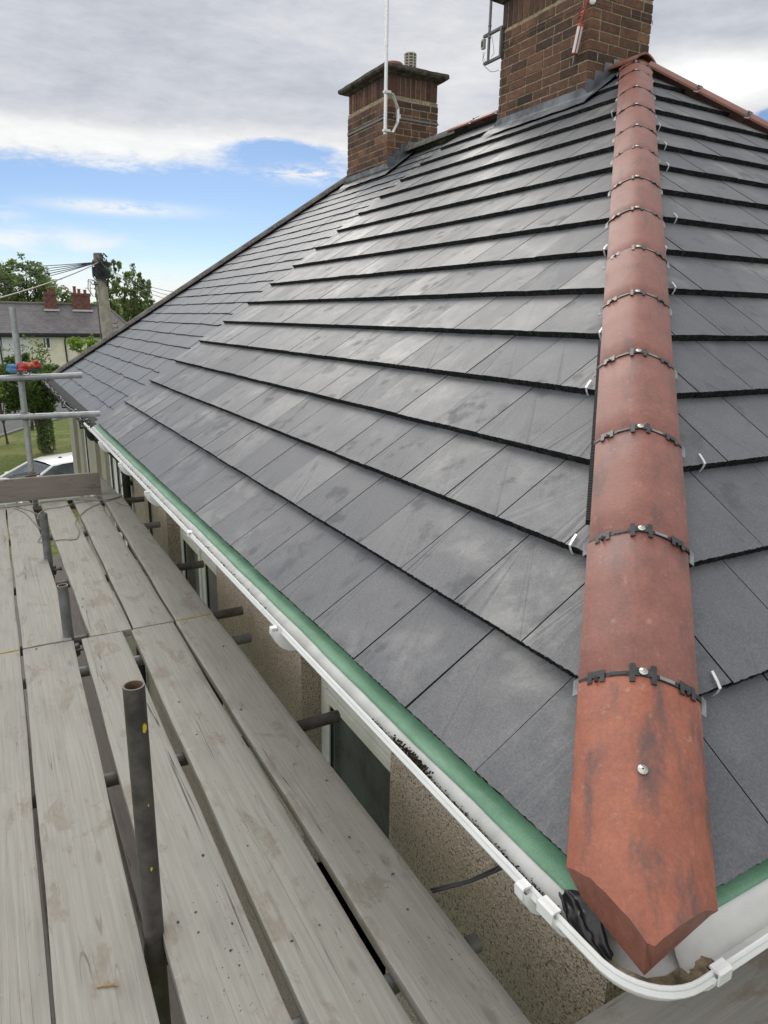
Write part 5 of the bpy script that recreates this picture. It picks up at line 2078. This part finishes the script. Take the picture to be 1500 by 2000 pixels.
# the texture must lie in the slope: give the roof object an orientation whose local xy is the slope
sl_ang = atan2(rdg_z - eav_z + 0.1, 3.6 + ov)
ro.data.transform(Matrix.Rotation(-sl_ang, 4, 'X') @ Matrix.Translation(-A[0]))
ro.matrix_parent_inverse = Matrix.Identity(4)
ro.matrix_basis = Matrix.Translation(-Vector(terr.location)) @ Matrix.Translation(A[0]) @ Matrix.Rotation(sl_ang, 4, 'X')
rg = MB()
rg.tube([Vector((x_l, FY + 3.6, rdg_z)), Vector((xr_top, FY + 3.6, rdg_z))], 0.13, 8)
rg.tube([Vector((xr_top, FY + 3.6, rdg_z)), A[1]], 0.1, 8)
rg.build('ridge_tile', [M['grey_ridge']], terr)
gg = MB()
gg.span((x_l, FY - ov - 0.12, eav_z - 0.24), (x_r + ov, FY - ov + 0.02, eav_z - 0.09))
gg.span((x_l, FY - ov + 0.02, eav_z - 0.32), (x_r + 0.1, FY - 0.004, eav_z - 0.02))
gg.build('gutter', [M['blackpl']], terr)


def far_chim(xa, xb, ztop, yc, pots):
    mb = MB()
    r_ = random.Random(int(xa * 100))
    mb.span((xa, yc - 0.45, rdg_z - 1.6), (xb, yc + 0.45, ztop - 0.2))
    mb.span((xa - 0.07, yc - 0.52, ztop - 0.2), (xb + 0.07, yc + 0.52, ztop - 0.08))
    mb.span((xa - 0.03, yc - 0.48, ztop - 0.08), (xb + 0.03, yc + 0.48, ztop))
    # brick joints in relief
    z = rdg_z - 1.5
    while z < ztop - 0.3:
        mb.span((xa - 0.012, yc - 0.462, z), (xb + 0.012, yc + 0.462, z + 0.12))
        z += 0.15
    o = mb.build('chimney', [M['far_brick']], terr)
    pm_ = MB()
    for px_, h in pots:
        pm_.lathe((px_, yc, ztop), [(0.13, 0), (0.11, h * 0.8), (0.14, h * 0.85), (0.14, h), (0.0, h)], 12)
    pm_.build('chimney_pot', [M['pot']], o)
    lf = MB()
    lf.span((xa - 0.14, yc - 0.62, rdg_z - 0.55), (xb + 0.14, yc - 0.466, rdg_z - 0.40))
    lf.build('flashing', [M['tray']], o)


c1a, c1b = fp(87, 590, 3.1).x, fp(110, 590, 3.1).x
far_chim(c1a, c1b, fp(98, 571, 3.1).z, FY + 3.1, [(c1a + 0.4, 0.4), (c1b - 0.3, 0.3)])
c2a, c2b = fp(142, 590, 3.1).x, fp(175, 590, 3.1).x
far_chim(c2a, c2b, fp(158, 573, 3.1).z, FY + 3.1, [(c2a + 0.22, 0.55), (c2a + 0.55, 0.35), (c2b - 0.3, 0.3)])
far_chim(c1a - 12, c1a - 10.9, fp(98, 571, 3.1).z, FY + 3.1, [(c1a - 11.5, 0.4)])
for ax_, ay_ in ((109, 545), (176, 548)):
    ae = MB()
    b_ = fp(ax_, 572, 3.1)
    t_ = fp(ax_, ay_, 3.1)
    ae.tube([b_ - Vector((0, 0, 0.3)), t_], 0.03, 6)
    ae.tube([t_ + Vector((-0.25, 0, -0.05)), t_ + Vector((0.45, 0, 0.0))], 0.025, 6)
    ae.tube([t_ + Vector((-0.45, 0, -0.62)), t_ + Vector((0.2, 0, -0.6))], 0.025, 6)
    ae.build('aerial', [M['galv']], terr)
for (xa, ya, xb, yb_, mul) in ((-2, 653, 6, 674, 0), (33, 653, 43, 674, 0.7), (82, 653, 99, 673, 0.4), (141, 653, 149, 671, 0), (167, 652, 183, 660, 0.7), (214, 653, 232, 672, 0.5), (-60, 653, -44, 674, 0.5), (-110, 653, -94, 674, 0.5)):
    a, b = fp(xa, ya), fp(xb, yb_)
    if b.z > eav_z - 1.05:
        b.z = a.z - 1.1
    f = MB()
    z1, z0 = min(a.z, eav_z - 0.34), b.z
    f.span((a.x, FY - 0.035, z0), (b.x, FY + 0.02, z0 + 0.07))
    f.span((a.x, FY - 0.035, z1 - 0.07), (b.x, FY + 0.02, z1))
    f.span((a.x, FY - 0.035, z0 + 0.07), (a.x + 0.06, FY + 0.02, z1 - 0.07))
    f.span((b.x - 0.06, FY - 0.035, z0 + 0.07), (b.x, FY + 0.02, z1 - 0.07))
    f.span((a.x - 0.06, FY - 0.09, z0 - 0.06), (b.x + 0.06, FY + 0.01, z0 - 0.002))
    if mul:
        xm = a.x + (b.x - a.x) * mul
        f.span((xm - 0.045, FY - 0.033, z0 + 0.07), (xm + 0.045, FY + 0.02, z1 - 0.07))
    fo_ = f.build('window', [M['upvc']], terr)
    g = MB()
    g.span((a.x + 0.06, FY - 0.012, z0 + 0.07), (b.x - 0.06, FY + 0.01, z1 - 0.07))
    g.build('pane', [M['glass']], fo_)
    lo = MB()
for xs_ in (0, 128):
    q = fp(xs_, 652)
    lo = MB()
    lo.tube([Vector((q.x, FY - 0.28, eav_z - 0.2)), Vector((q.x - 0.1, FY - 0.1, eav_z - 0.55)), Vector((q.x - 0.12, FY - 0.07, eav_z - 0.8)), Vector((q.x, FY - 0.07, hz0))], 0.055, 8)
    lo.build('downpipe', [M['blackpl']], terr)
bd = MB()
bd.span((x_mid - 0.01, FY - 0.02, eav_z - 2.62), (x_r + 0.02, FY + 0.001, eav_z - 2.5))
bd.build('band_course', [M['white_wall']], terr)

# ------------------------------------------------------------------ trees


def tree(name, label, base, height, crown_c, crown_r, leaf, n, size, seed, trunk_r=0.2, group=None, droop=0.0, cat='tree', cull=0.0):
    r = random.Random(seed)
    root = thing(name, label, cat, tuple(base), group)
    base = Vector(base)
    cc_ = Vector(crown_c)
    tm_ = MB()
    top = Vector((cc_.x, cc_.y, cc_.z + crown_r[2] * 0.3))
    mid = base.lerp(top, 0.45) + Vector((r.uniform(-0.1, 0.1), 0, 0)) * crown_r[0] * 0.4
    tm_.tube([base, base.lerp(mid, 0.1), mid, top], [trunk_r * 1.35, trunk_r, trunk_r * 0.7, trunk_r * 0.2], 10)
    ends = []
    for i in range(11):
        f = r.uniform(0.35, 0.95)
        s_ = base.lerp(mid, min(1, f * 1.5)) if f < 0.66 else mid.lerp(top, (f - 0.66) / 0.34)
        d = Vector((r.gauss(0, 1), r.gauss(0, 1), r.uniform(0.0, 0.9))).normalized()
        e = cc_ + Vector((d.x * crown_r[0], d.y * crown_r[1], d.z * crown_r[2])) * r.uniform(0.55, 0.9)
        k = s_.lerp(e, 0.5) + Vector((0, 0, 0.1 * crown_r[2]))
        tm_.tube([s_, k, e], [trunk_r * 0.4, trunk_r * 0.22, trunk_r * 0.06], 6)
        ends.append(e)
    tm_.build('trunk', [M['bark']], root)
    cr_ = MB()
    cl = []
    for i in range(84):
        d = Vector((r.gauss(0, 1), r.gauss(0, 1), r.gauss(0, 1))).normalized() * r.uniform(0.35, 1.0) ** 0.6
        c = cc_ + Vector((d.x * crown_r[0], d.y * crown_r[1], d.z * crown_r[2]))
        cl.append((c, r.uniform(0.12, 0.30) * min(crown_r), r.random()))
    for e in ends:
        cl.append((e, 0.25 * min(crown_r), r.random()))
    for i in range(n):
        c, rad, tn = r.choice(cl)
        d = Vector((r.gauss(0, 1), r.gauss(0, 1), r.gauss(0, 0.75)))
        d = d.normalized() * rad * r.random() ** 0.45
        if droop:
            d.z = -abs(d.z) * (1 + droop * 3.0 * r.random()) + rad * 0.3
            d.x *= 0.6
            d.y *= 0.6
        p_ = c + d
        sz = size * r.uniform(0.6, 1.4)
        u_ = Vector((r.gauss(0, 1), r.gauss(0, 1), r.gauss(0, 0.6) - droop * 2)).normalized()
        v_ = u_.orthogonal().normalized()
        v_ = (Matrix.Rotation(r.uniform(0, 6.28), 3, u_) @ v_)
        tint = min(1, max(0, tn * 0.45 + r.random() * 0.45 + 0.12 * d.z / (rad + 1e-6)))
        cr_.add([p_ - u_ * sz, p_ + v_ * sz * 0.45, p_ + u_ * sz, p_ - v_ * sz * 0.45], [(0, 1, 2, 3)], 0, tint)
    cr_.build('crown', [leaf], root)
    return root


def by(x, y, d):
    return ony(x, y, d)


q = by(92, 876, 33)
tree('street_tree', 'leafy street tree with a thick ivy-covered trunk growing on the green', (q.x, 33, -4.9), 5, (by(52, 752, 33).x, 33, by(60, 752, 33).z), (1.75, 1.6, 1.35), M['leaf_c'], 9000, 0.09, 3, 0.2, 'trees around the houses')
rt2 = [o for o in bpy.data.objects if o.name == 'street_tree'][0]
iv = MB()
r_ = random.Random(8)
for i in range(1500):
    h = r_.random() ** 0.8 * 2.0
    a = r_.uniform(0, 6.28)
    rad = 0.27 + r_.uniform(0, 0.10) - 0.03 * h
    p_ = Vector((q.x + cos(a) * rad, 33 + sin(a) * rad, -4.9 + h + 0.1))
    u_ = Vector((r_.gauss(0, 1), r_.gauss(0, 1), r_.gauss(0, 1))).normalized()
    v_ = u_.orthogonal().normalized()
    iv.add([p_ - u_ * 0.06, p_ + v_ * 0.04, p_ + u_ * 0.06, p_ - v_ * 0.04], [(0, 1, 2, 3)], 0, r_.random() * 0.8)
iv.build('ivy', [M['leaf_a']], rt2)
# upper sprays of that tree reach in front of the cream wall
tree('street_tree', 'slender young tree with open sprays of leaves against the cream house', (by(70, 900, 40).x, 40, -4.9), 5, (by(58, 700, 40).x, 40, by(60, 702, 40).z), (1.35, 1.0, 1.3), M['leaf_c'], 520, 0.075, 12, 0.08, 'trees around the houses')
tree('oak_tree', 'dark broad tree behind the left end of the slate roof', (by(28, 600, 76).x, 76, -4.9), 10, (by(22, 560, 76).x, 76, by(20, 570, 76).z), (4.3, 3.0, 2.7), M['leaf_a'], 5580, 0.16, 21, 0.35, 'trees around the houses')
tree('oak_tree', 'dark tree whose spire stands left of the first brick chimney', (by(48, 600, 78).x, 78, -4.9), 10, (by(52, 548, 78).x, 78, by(50, 562, 78).z), (2.3, 2.0, 3.0), M['leaf_a'], 2790, 0.16, 22, 0.3, 'trees around the houses')
tree('oak_tree', 'dark tree cut off by the left picture edge above the slate roof', (by(-50, 600, 80).x, 80, -4.9), 10, (by(-45, 560, 80).x, 80, by(-30, 562, 80).z), (4.0, 3.0, 3.6), M['leaf_a'], 3720, 0.17, 23, 0.35, 'trees around the houses')
tree('bushy_tree', 'small rounded tree between the two brick chimneys', (by(124, 600, 82).x, 82, -4.9), 8, (by(121, 590, 82).x, 82, by(121, 596, 82).z), (1.6, 1.5, 2.0), M['leaf_b'], 1612, 0.15, 24, 0.25, 'trees around the houses')
tree('birch_tree', 'drooping birch behind the telegraph pole', (by(238, 640, 72).x, 72, -4.9), 10, (by(244, 570, 72).x, 72, by(240, 572, 72).z), (2.5, 2.0, 3.0), M['leaf_b'], 4650, 0.15, 25, 0.22, 'trees around the houses', droop=0.75)
tree('birch_tree', 'smaller birch on the right, low against the near roof', (by(282, 640, 74).x, 74, -4.9), 8, (by(278, 595, 74).x, 74, by(275, 600, 74).z), (1.4, 1.3, 2.0), M['leaf_b'], 1612, 0.15, 26, 0.2, 'trees around the houses', droop=0.5)
tree('garden_shrub', 'bright yellow-green shrub below the upper windows of the cream house', (by(168, 700, 50).x, 50, -4.9), 4, (by(165, 668, 50).x, 50, by(160, 672, 50).z), (1.1, 0.8, 0.62), M['leaf_d'], 900, 0.10, 27, 0.05, cat='shrub')
tree('garden_shrub', 'rust-tinged low shrub at the left picture edge behind the scaffold rails', (by(4, 780, 36).x, 36, -4.9), 4, (by(-6, 752, 36).x, 36, by(4, 752, 36).z), (1.0, 0.8, 0.9), M['leaf_d'], 500, 0.09, 28, 0.05, cat='shrub')
# a wood far beyond closes the horizon
wd = MB()
r_ = random.Random(5)
for i in range(5200):
    a = r_.uniform(-1.0, 1.4)
    dist = r_.uniform(300, 340)
    x_, y_ = sin(a) * dist, cos(a) * dist
    hgt = 8 + 3.5 * sin(a * 17) + 2 * sin(a * 41 + 1)
    p_ = Vector((x_, y_, -4.9 + r_.random() ** 0.7 * hgt))
    u_ = Vector((r_.gauss(0, 1), r_.gauss(0, 1), r_.gauss(0, 0.7))).normalized()
    v_ = u_.orthogonal().normalized()
    wd.add([p_ - u_ * 2.6, p_ + v_ * 1.6, p_ + u_ * 2.6, p_ - v_ * 1.6], [(0, 1, 2, 3)], 0, r_.random())
w_o = wd.build('far_wood', [M['leaf_a']])
struct(w_o, 'stuff')

# ------------------------------------------------------------------ telegraph pole and its cables
PD = 18.5
tp_ = ony(190, 494, PD)
pb = ony(207, 640, PD)
ptop = Vector((ony(191, 494, PD).x, PD, tp_.z))
pl_ = thing('telegraph_pole', 'weathered telegraph pole with black junction boxes near its top', 'telegraph pole', (ptop.x + 0.25, PD, -4.9))
pm2 = MB()
foot = Vector((ptop.x + 0.30, PD + 0.1, -4.9))
pts = [foot.lerp(ptop, f) for f in (0, 0.3, 0.6, 0.8, 0.93)]
pm2.tube(pts, [0.165, 0.155, 0.14, 0.13, 0.122], 18)
pm2.build('pole', [M['pole']], pl_)
pm3 = MB()
pm3.tube([foot.lerp(ptop, f) for f in (0.931, 0.96, 0.995, 1.0)], [0.121, 0.118, 0.112, 0.095], 18)
pm3.build('pole_top', [M['pole_top']], pl_)
jb = MB()
cz = ony(196, 530, PD).z
cx = foot.lerp(ptop, 0.93).x
jb.box((cx - 0.02, PD - 0.13, cz), (0.24, 0.12, 0.34))
jb.box((cx + 0.15, PD - 0.05, cz + 0.03), (0.10, 0.2, 0.38))
jb.box((cx - 0.15, PD - 0.06, cz - 0.02), (0.08, 0.14, 0.22))
r_ = random.Random(31)
for i in range(46):
    a = r_.uniform(0, 6.28)
    z_ = cz + r_.uniform(-0.34, 0.42)
    jb.tube([Vector((cx + 0.15 * cos(a), PD - 0.05 + 0.16 * sin(a), z_)), Vector((cx + 0.19 * cos(a + 0.5), PD - 0.05 + 0.2 * sin(a + 0.5), z_ - 0.08)), Vector((cx + 0.14 * cos(a + 1.0), PD - 0.05 + 0.16 * sin(a + 1), z_ - r_.uniform(0.05, 0.2)))], r_.uniform(0.008, 0.018), 5)
jb.build('junction_box', [M['wire_b']], pl_)
stp_ = MB()
for py_, sd_ in ((556, -1), (566, 1), (631, 1), (640, 1)):
    z_ = ony(200, py_, PD).z
    xx = foot.lerp(ptop, (z_ + 4.9) / (ptop.z + 4.9)).x
    stp_.tube([Vector((xx + sd_ * 0.12, PD - 0.05, z_)), Vector((xx + sd_ * 0.24, PD - 0.06, z_)), Vector((xx + sd_ * 0.24, PD - 0.06, z_ + 0.05))], 0.012, 6)
stp_.tube([Vector((cx - 0.15, PD - 0.1, cz - 0.3)), Vector((cx - 0.14, PD - 0.13, cz - 1.2)), Vector((cx - 0.08, PD - 0.15, cz - 3)), Vector((foot.x - 0.14, PD - 0.1, -4.9))], 0.018, 6)
stp_.tube([Vector((cx - 0.17, PD - 0.1, cz - 0.22)), Vector((cx - 0.3, PD - 0.1, cz - 0.2)), Vector((cx - 0.33, PD - 0.1, cz - 0.42)), Vector((cx - 0.22, PD - 0.1, cz - 0.6))], 0.01, 6)
stp_.build('pole_step', [M['coupler']], pl_)
ac_ = Vector((ptop.x, PD - 0.1, ony(190, 512, PD).z))


def cable(end, sag_, rad, mat, label, group):
    mb = MB()
    pts_ = []
    for k in range(19):
        t = k / 18
        p_ = ac_.lerp(end, t)
        p_.z -= 4 * sag_ * t * (1 - t)
        pts_.append(p_)
    mb.tube(pts_, rad, 5)
    tag(mb.build('overhead_cable', [mat]), label, 'overhead cable', group)


LG = 'cables strung from the telegraph pole'
lab_l = 'thin cable running left from the telegraph pole against the sky'
lab_r = 'thin cable running down to the right from the telegraph pole'
for (x, y), dist, mt in (((-60, 517), 40, 'wire_b'), ((-60, 531), 42, 'wire_b'), ((-60, 545), 44, 'wire_b'), ((-60, 554), 30, 'wire_b'), ((-60, 572), 46, 'wire_b')):
    cable(ony(x, y, dist), 0.1, 0.011, M[mt], lab_l, LG)
cable(ony(-60, 598, 9), 0.06, 0.012, M['wire'], 'pale thick cable sloping down left from the telegraph pole towards the scaffold', LG)
for (x, y), dist in (((330, 585), 15), ((345, 580), 13.5), ((330, 600), 14.2), ((352, 572), 12)):
    cable(ony(x, y, dist), 0.12, 0.005, M['wire_b'], lab_r, LG)

# ------------------------------------------------------------------ parked car
carz = -4.9
P1, P2 = onz(47, 893, carz + 1.42), onz(118, 912, carz + 1.42)
cm_ = (P1 + P2) / 2
lat = (P2 - P1)
lat.z = 0
lat.normalize()
fw_ = Vector((-lat.y, lat.x, 0))
if fw_.x > 0:
    fw_ = -fw_
car = thing('parked_car', 'white estate car parked beyond the scaffold next to the house corner', 'car', (cm_.x, cm_.y, carz))
cf = lambda f, l, z: Vector((cm_.x, cm_.y, carz)) + fw_ * f + lat * l + Vector((0, 0, z))
# cross sections along the car: f (forward of windscreen top), half widths and heights
body = MB()
secs = [(-3.05, 0.78, 0.45, 0.85), (-2.95, 0.86, 0.3, 0.98), (-1.5, 0.90, 0.26, 0.98), (0.2, 0.90, 0.26, 0.96), (0.9, 0.89, 0.26, 0.95), (1.5, 0.86, 0.28, 0.86), (1.85, 0.78, 0.33, 0.74), (1.95, 0.66, 0.42, 0.62)]
rows = []
for f, hw, zl, zh in secs:
    rows.append([cf(f, -hw * 0.92, zl), cf(f, -hw, zl + 0.12), cf(f, -hw, zh - 0.14), cf(f, -hw * 0.93, zh), cf(f, -hw * 0.5, zh + 0.03), cf(f, hw * 0.5, zh + 0.03), cf(f, hw * 0.93, zh), cf(f, hw, zh - 0.14), cf(f, hw, zl + 0.12), cf(f, hw * 0.92, zl)])
body.sheet(rows)
body.add(rows[0], [tuple(range(10))])
body.add(rows[-1], [tuple(range(10))[::-1]])
bo = body.build('body', [M['carpaint']], car)
cab = MB()
tops = [(-2.85, 0.62, 1.18), (-2.5, 0.66, 1.40), (-1.3, 0.70, 1.47), (-0.3, 0.70, 1.46), (0.02, 0.66, 1.41)]
rows = [[cf(f, -hw, z - 0.05), cf(f, -hw * 0.9, z), cf(f, -hw * 0.4, z + 0.025), cf(f, hw * 0.4, z + 0.025), cf(f, hw * 0.9, z), cf(f, hw, z - 0.05)] for f, hw, z in tops]
cab.sheet(rows)
for s_ in (-1, 1):
    for a, b in (((0.02, 0.66, 1.37), (0.92, 0.84, 0.95)), ((-0.95, 0.695, 1.41), (-0.9, 0.875, 0.97)), ((-1.95, 0.68, 1.40), (-2.0, 0.875, 0.97)), ((-2.83, 0.60, 1.16), (-2.9, 0.80, 0.97))):
        cab.tube([cf(a[0], s_ * a[1], a[2]), cf(b[0], s_ * b[1], b[2])], 0.045, 8)
cab.build('roof', [M['carpaint']], car)
gl_ = MB()
gl_.add([cf(0.03, -0.60, 1.385), cf(0.03, 0.60, 1.385), cf(0.90, 0.78, 0.965), cf(0.90, -0.78, 0.965)], [(0, 1, 2, 3)])
gl_.build('windscreen', [M['carglass']], car)
sg_ = MB()
for s_ in (-1, 1):
    for (fa_, fb_) in ((0.0, -0.92), (-0.98, -1.92), (-1.98, -2.8)):
        sg_.add([cf(fa_ + (0.78 if fa_ == 0.0 else 0), s_ * 0.865, 0.965), cf(fb_, s_ * 0.868, 0.965), cf(fb_, s_ * 0.69, 1.385), cf(fa_, s_ * 0.69, 1.385)], [(0, 1, 2, 3)])
sg_.add([cf(-2.84, -0.55, 1.2), cf(-2.84, 0.55, 1.2), cf(-2.98, 0.72, 0.99), cf(-2.98, -0.72, 0.99)], [(0, 1, 2, 3)])
sg_.build('side_window', [M['carglass']], car)
for s_ in (-1, 1):
    mi = MB()
    mi.box(cf(0.62, s_ * 0.99, 1.0), (0.16, 0.16, 0.12), rot=Matrix.Rotation(0.3, 3, 'Z'))
    mi.build('door_mirror', [M['carpaint']], car, bevel=0.03)
    hl = MB()
    hl.lathe(cf(1.84, s_ * 0.62, 0.66), [(0.0, 0.06), (0.09, 0.05), (0.13, 0.0)], 16, axis=fw_)
    hl.build('headlight', [M['alu']], car)
    for f in (1.05, -2.1):
        wh = MB()
        wh.lathe(cf(f, s_ * 0.72, 0.32), [(0.2, 0.17), (0.3, 0.18), (0.32, 0.14), (0.32, 0.0)], 24, 0, axis=lat * s_)
        wh.lathe(cf(f, s_ * 0.72, 0.32), [(0.0, 0.165), (0.2, 0.17)], 12, 1, axis=lat * s_)
        wh.build('wheel', [M['rubber'], M['alu']], car)
an = MB()
an.lathe(cf(-0.55, 0.1, 1.475), [(0.07, 0), (0.05, 0.03), (0.02, 0.05), (0.0, 0.055)], 12)
an.build('aerial_base', [M['blackpl']], car)
wp = MB()
wp.tube([cf(0.88, -0.5, 1.0), cf(0.5, 0.1, 1.19)], 0.012, 6)
wp.tube([cf(0.90, 0.1, 1.0), cf(0.6, 0.6, 1.14)], 0.012, 6)
wp.build('wiper', [M['blackpl']], car)
